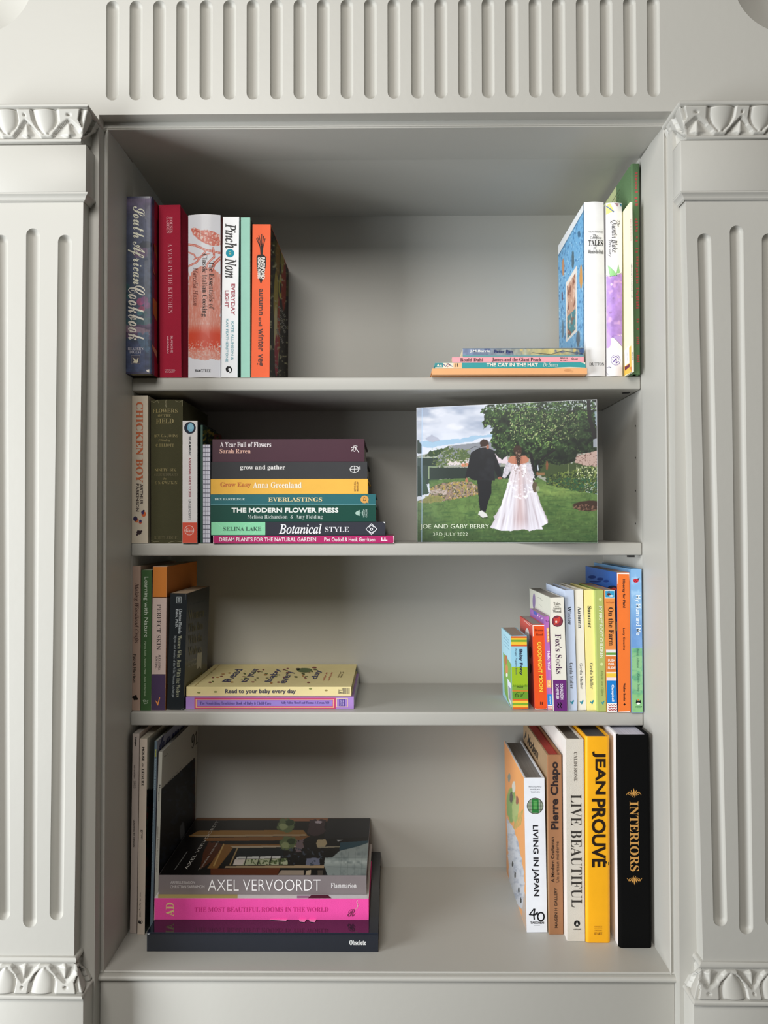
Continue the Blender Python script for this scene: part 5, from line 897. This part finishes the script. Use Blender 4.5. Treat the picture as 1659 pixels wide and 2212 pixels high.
s1 = flat('hardback_book', 'large glossy dark navy book at the bottom of the floor pile', 3, 'G', 'hard', 158, 1540, 1284, 1398, '1b202b', d=.27, finish='mirror', side=(1556, 804), pages='14161c', groove=0, bt=.003, over=.001)
s1.text('Obsolete', 'serifb', (1368, 1328, 1467, 1358), color='f0f0f0'); s1.art('spine', [('4a5060', ('r', 158, 1284, 1540, 1288)), ('c8ccd4', [(160, 1290), (178, 1290), (166, 1298)]), ('4c525c', ('r', 158, 1284, 161, 1398))], 'jacket_edge')
s2 = flat('hardback_book', 'shocking pink clothbound book in the middle of the floor pile', 3, 'G', 'hard', 203, 1483, 1080, 1208, 'ee4fa4', below=s1, d=.2, finish='cloth', pages='a8321c', groove=0, cover_r=('e0d8d8', 'gloss', .002))
s2.text('AD', 'serifb', (272, 1105, 320, 1186), 'ccw', 'ecd090'); s2.text('THE MOST BEAUTIFUL ROOMS IN THE WORLD', 'serif', (443, 1132, 1240, 1160), color='cc2f80'); s2.text('R', 'scriptb', (1356, 1144, 1404, 1188), color='7c2c50')
s2.art('spine', [('c4a090', ('l', 3, [(1418, 1092), (1412, 1104), (1420, 1118), (1416, 1136), (1404, 1144)])), ('f8a8d0', ('l', 2, [(1416, 1090), (1410, 1104), (1418, 1118), (1414, 1136)]))], 'ribbon_end')
s2.art('right', [('b8a468', ('r', 225, 1056, 700, 1079)), ('d8d4d8', ('r', 1050, 1056, 1475, 1079)), ('a87c98', ('r', 1055, 1064, 1130, 1079)), ('5c1c34', [(1140, 1060), (1240, 1060), (1262, 1080), (1120, 1080)])], 'jacket_picture')
for i, (xa, xm, xb_) in enumerate(((883, 900, 1000), (1062, 1085, 1112), (1122, 1160, 1172))):
    P = [hit(*cpx('G', x, 1209), 2, s1.topz + .0004) for x in (xa, xb_)]; y = s2.frontY + .001
    v = [(P[0][0], y, s1.topz + .0006), (P[1][0], y, s1.topz + .0006), (P[1][0] - .002, y - .0045 - .004 * (i > 0), s1.topz + .0006), (P[0][0] + .004, y - .002 - .005 * (i > 0), s1.topz + .0006)]
    v = [(a - 0, b_ , c) for a, b_, c in v]; v2 = [(a, b_, c + .0005) for a, b_, c in v]
    o = link('ribbon', mesh('ribbon', v + v2, [(0, 1, 2, 3), (4, 5, 6, 7), (0, 1, 5, 4), (1, 2, 6, 5), (2, 3, 7, 6), (3, 0, 4, 7)]), cover_mat('e88cbc', 'satin'), s2.root, label='pale pink ribbon marker'); o.matrix_parent_inverse = s2.M.inverted()
s3 = flat('hardback_book', 'grey spined art book with an interior photo cover, topmost of the floor pile', 3, 'G', 'hard', 228, 1470, 942, 1057, '7d7475', below=s2, d=.23, finish='gloss', side=(1500, 600), pages='7c6c58', groove=0)
def f(x, y):
    X, Y = x, y; p = Paint(X, Y, '100e0e'); one = np.ones(len(x)); g = p.poly
    g([(421, 1766), (800, 1766), (806, 1772), (420, 1772)], '6a4420'); g([(615, 1766), (710, 1766), (708, 1774), (610, 1774)], '8a5c40')
    g([(408, 1806), (430, 1794), (655, 1793), (665, 1805), (660, 1805), (410, 1808)], '8a6430'); g([(408, 1804), (660, 1802), (662, 1806), (430, 1808)], 'a08868'); g([(440, 1810), (670, 1806), (650, 1815), (445, 1817)], '7c5228')
    g([(452, 1818), (480, 1824), (470, 1850), (430, 1880), (440, 1840)], '4a2410', wob=3); g([(484, 1824), (656, 1824), (650, 1828), (505, 1830), (490, 1850), (470, 1876), (448, 1876)], '80582a'); p.line([(483, 1824), (462, 1870)], 3, 'b09058'); p.line([(513, 1832), (497, 1868)], 3, '9c8458'); g([(497, 1828), (655, 1826), (655, 1830), (505, 1832)], 'b0a088')
    g([(516, 1832), (612, 1830), (612, 1852), (510, 1854)], '10181c'); g([(512, 1851), (606, 1849), (606, 1854), (510, 1855)], 'c8c8c4'); g([(508, 1856), (620, 1854), (622, 1868), (504, 1869)], 'b0b494'); p.speck(p.inside([(535, 1856), (620, 1854), (622, 1868), (535, 1869)]), 4, .5, '4c5c34', 4, .9); g([(507, 1857), (530, 1856), (524, 1868), (503, 1869)], 'cfc4bc')
    for xx in (530, 558, 584, 605): p.line([(xx + 3, 1850), (xx - 2, 1868)], 2, '181414')
    g([(488, 1871), (700, 1869), (700, 1875), (486, 1875)], 'a48c6c'); g([(455, 1876), (605, 1875), (600, 1890), (455, 1890)], '5c2c14'); g([(600, 1890), (608, 1880), (656, 1880), (656, 1890)], '9c8c7c'); g([(660, 1890), (662, 1881), (672, 1879), (671, 1890)], 'b4a48c'); g([(686, 1890), (686, 1880), (698, 1880), (697, 1890)], '4c443c'); g([(703, 1890), (704, 1868), (712, 1872), (712, 1890)], '1c2428')
    for cx, cy in ((618, 1782), (622, 1822)): p.ell(cx, cy, 18, 15, '5c6a44', wob=.6, seed=int(cy)); p.ell(cx - 6, cy + 4, 9, 7, '8a9468', .8, wob=.5); p.ell(cx + 8, cy - 5, 9, 7, '2c3c20', .8, wob=.5)
    g([(668, 1772), (705, 1770), (700, 1800), (680, 1806), (664, 1800)], '3c2c30', wob=3); g([(640, 1815), (656, 1814), (652, 1840), (636, 1842)], '6c5c60', wob=4); p.ell(688, 1776, 8, 3, 'a89ca4', wob=.6)
    g([(708, 1768), (802, 1767), (800, 1808), (700, 1812)], '1c1c20'); g([(685, 1814), (703, 1813), (707, 1822), (700, 1830), (686, 1831), (683, 1822)], 'a49474'); g([(688, 1829), (735, 1828), (735, 1830), (688, 1832)], '8c8470'); g([(727, 1814), (742, 1814), (730, 1818)], 'a0a0a0')
    g([(735, 1820), (798, 1816), (796, 1823), (733, 1838)], '22404c'); fl = g([(734, 1838), (775, 1828), (797, 1820), (794, 1892), (708, 1892), (700, 1870), (702, 1853), (718, 1852)], '8c9694'); p.mix(fl * np.clip(1 - abs(Y - 1862) / 10, 0, 1), 'b4beba'); p.mix(fl * (noise(X, Y, 9, 6, 2) - .5) * 2, '6c7878')
    for xx in (735, 750, 765, 780): p.line([(xx + 3, 1840), (xx, 1890)], .8, '5c6868', .6)
    p.line([(702, 1853), (796, 1852)], .8, '5c6868', .6); p.line([(708, 1872), (796, 1876)], .8, '5c6868', .6); g([(662, 1854), (690, 1853), (690, 1869), (660, 1869)], '6c7084', wob=1.5); p.speck(one * (X > 600) * (X < 700) * (Y > 1830) * (Y < 1870), 5, .66, '3c4450', 9, .8)
    return p.c
s3.raster('right', .0004, s3.d - .0004, .0004, s3.h - .0004, 200, 460, f, name='cover_photograph', m=print_mat('art_book_print', .35, .08, .25))
s3.text('AXEL VERVOORDT', 'light', (400, 908, 590, 618, 380, 908), face='right', color='c8c4bc'); s3.text('Timeless Interiors', 'light', (480, 912, 590, 742, 466, 912), face='right', color='c8c4bc'); s3.text('TEXT BY ARMELLE BARON', 'bold', (328, 910, 402, 802, 322, 910), face='right', color='8c8c88')
s3.text('AXEL VERVOORDT', 'light', (524, 966, 1196, 1034), color='f2eeee'); s3.text('ARMELLE BARON', 'sans', (300, 976, 446, 992), color='cfc8c8'); s3.text('CHRISTIAN SARRAMON', 'sans', (298, 1001, 503, 1018), color='cfc8c8'); s3.text('Flammarion', 'serif', (1258, 988, 1410, 1017), color='f0ecec')

# ------------------------------------------------------------------ alcove floor, right
b = stand('hardback_book', 'white hardback with vertical black capitals and round green emblem, leftmost of the right row', 3, 'H', 'hard', 291, 315, 177, 527, 1868, 'eceff6', finish='satin', side=('left', 135, 700), pages='84807c', groove=0)
def f(x, y):
    X, Y = (x - 1060) * 4.0225, (y - 1550) * 4.0225; p = Paint(X, Y, 'e8a05c'); one = np.ones(len(x)); p.mix(np.clip((230 - X) / 120, 0, .5), 'd08850'); p.mix((Y > 900) * np.clip((Y - 900) / 500, 0, 1) * .4, 'e0a878')
    p.ell(180, 760, 40, 170, '7a9c54', wob=.5, seed=2); p.ell(215, 800, 30, 110, 'a4b470', .8, wob=.6, seed=3); p.ell(178, 690, 14, 50, '4c4840', wob=.5); p.ell(160, 520, 12, 40, '7c8478', .7, wob=.5); p.ell(200, 600, 16, 50, 'd4cfc4', .8, wob=.5); p.ell(230, 720, 12, 40, '8c5040', .8, wob=.6)
    for k in range(7): p.line([(200 + k * 10, 980 - k * 8), (215 + k * 11, 860 - k * 10)], 4, '7ca04c', .7)
    g = p.poly([(140, 860), (170, 920), (210, 980), (250, 1130), (290, 1350), (300, 1700), (240, 1640), (160, 1450)], 'c4c8d0', wob=6, wsc=30); p.mix(g * (noise(X, Y, 26, 9, 3) - .5) * 3, '9ca4b4'); p.poly([(290, 1520), (315, 1560), (312, 1860), (270, 1720)], 'b4a498', .8, wob=4)
    for cx, cy in ((190, 1270), (212, 1370), (245, 1500), (262, 1590)): p.ell(cx, cy, 7, 26, '2c3438', wob=.7, seed=cx)
    return p.c
b.raster('left', .003, b.d - .0003, .0005, b.h - .0005, 90, 340, f, name='painted_cover', m=GLOSS)
b.text('RETO GUNTLI', 'sans', (330, 594, 438, 606), color='6c7078'); b.text('ANGELIKA', 'sans', (342, 618, 428, 630), color='6c7078'); b.text('TASCHEN', 'sans', (346, 640, 424, 652), color='6c7078'); b.text('LIVING IN JAPAN', 'bold', (356, 934, 416, 1552), 'cw', '1c1c22'); b.text('TASCHEN', 'bold', (342, 1772, 462, 1792), color='1c1c22')
b.art('spine', [('4c4c44', ('e', 386, 768, 72, 72)), ('94a08c', ('e', 386, 768, 66, 66)), ('2f7a3c', [(356, 708), (416, 708), (418, 828), (358, 828)]), ('5ca458', [(370, 722), (402, 722), (402, 800), (372, 800)]), ('2c2c28', ('l', 2.5, [(320, 768), (452, 768)])), ('2c2c28', ('l', 2.5, [(340, 716), (342, 822)])), ('2c2c28', ('l', 2.5, [(432, 716), (434, 822)])), ('2c2c28', ('l', 2.5, [(326, 740), (448, 740)])), ('2c2c28', ('l', 2.5, [(326, 798), (448, 798)])), ('121216', ('l', 10, [(376, 1662), (336, 1712), (372, 1716), (408, 1692)])), ('121216', ('l', 12, [(382, 1664), (374, 1712), (378, 1752)])), ('121216', ('e', 436, 1730, 34, 42)), ('eceff6', ('e', 436, 1730, 21, 29)), ('121216', ('l', 9, [(380, 1716), (420, 1700)])), ('8c9098', ('l', 3, [(374, 1806), (428, 1806)]))], 'round_emblem')
b = stand('hardback_book', 'kraft brown hardback with dark red page edges and upward reading black title', 3, 'H', 'hard', 491, 507, 126, 327, 1885, '9c6e4c', finish='matt', side=('left', 290, 300), pages='b03a2e', groove=0, cover_l=('a08464', 'matt', .002), corner=.0015)
b.text('Pierre Chapo', 'black', (518, 384, 606, 972), 'ccw', '2c2020'); b.text('A Modern Craftsman', 'bold', (523, 1038, 550, 1432), 'ccw', '3c2a20'); b.text('Un artisan moderne', 'sans', (566, 1076, 592, 1432), 'ccw', '3c2a20'); b.text('MAGEN H GALLERY', 'bold', (554, 1478, 578, 1826), 'ccw', '3c2a20')
b.text('A Modern', 'bold', (292, 180, 408, 370, 300, 100), face='left', color='2c241c')
b = stand('hardback_book', 'ivory hardback with tall thin serif capitals between the brown and yellow books', 3, 'H', 'hard', 652, 664, 155, 190, 1944, 'd9d2c6', d=.24, finish='cloth', side=None, pages='6c6660', groove=0, cover_l=('ece6e0', 'satin', .0005), bt=.003)
b.art('spine', [('f2efe8', ('r', 644, 190, 668, 1932))], 'board_edge')
b.text('CALDERONE', 'serif', (722, 300, 750, 552), 'cw', '6c645c'); b.text('LIVE BEAUTIFUL', 'serif', (696, 668, 790, 1648), 'cw', '3a3632'); b.art('spine', [('1c1a1a', ('e', 750, 1790, 27, 28))], 'round_emblem'); b.text('A', 'bold', (738, 1774, 762, 1806), color='e8e4dc'); b.text('ABRAMS', 'bold', (716, 1832, 784, 1844), color='2c2826')
b = stand('hardback_book', 'bright yellow hardback with huge black vertical capitals', 3, 'H', 'hard', 824, 829, 214, 166, 1957, 'f8b11f', d=.255, finish='satin', corner=.005, pages='4c4a4c', groove=0)
b.text('JEAN', 'black', (882, 292, 998, 668), 'cw', '26180c'); b.text('PROUVÉ', 'black', (876, 705, 1028, 1300), 'cw', '26180c'); b.text('SOMOGY', 'serif', (900, 1810, 968, 1824), color='a06c1c'); b.text('EDITIONS', 'serif', (902, 1844, 966, 1856), color='a06c1c'); b.text("D'ART", 'serifb', (900, 1864, 968, 1886), color='8c5c18'); b.art('spine', [('a06c1c', ('l', 2.5, [(900, 1834), (968, 1834)]))], 'rule_line')
b = stand('hardback_book', 'thick black velvet book with gold lettering and white front cover, rightmost on the alcove floor', 3, 'H', 'hard', 1097, 1117, 288, 153, 2003, '060606', d=.25, finish='velvet', corner=.006, pages='c8c8d8', groove=0, cover_l=('f0f2f8', 'gloss', .0061), bt=.003)
b.text('INTERIORS', 'serifb', (1208, 728, 1286, 1336), 'cw', 'c4914c')
def orn(xc, yc, up, k='c4914c'):
    P = lambda q: [(xc + x, yc + y * up) for x, y in q]; mir = lambda q: [(-x, y) for x, y in q]; r = []
    for q in ([(-7, 22), (-9, 4), (-5, -18), (0, -36), (5, -18), (9, 4), (7, 22)], [(6, 20), (12, -2), (24, -22), (24, -2), (14, 16)], [(14, 20), (26, 4), (40, -8), (36, 8), (22, 20)]): r.append((k, P(q))); r.append((k, P(mir(q))))
    for q, w in (([(4, 22), (24, 26), (42, 18), (52, 4), (48, -4), (42, 4)], 5), ([(50, 6), (60, 14), (64, 24)], 4), ([(0, 24), (12, 34), (4, 42)], 4)): r.append((k, ('l', w, P(q)))); r.append((k, ('l', w, P(mir(q)))))
    r += [('1c1408', ('l', 1.6, P([(7, 18), (10, -12)]))), ('1c1408', ('l', 1.6, P([(-7, 18), (-10, -12)])))]
    return r
b.art('spine', orn(1243, 650, 1), 'gold_ornament'); b.art('spine', orn(1249, 1418, -1), 'gold_ornament')
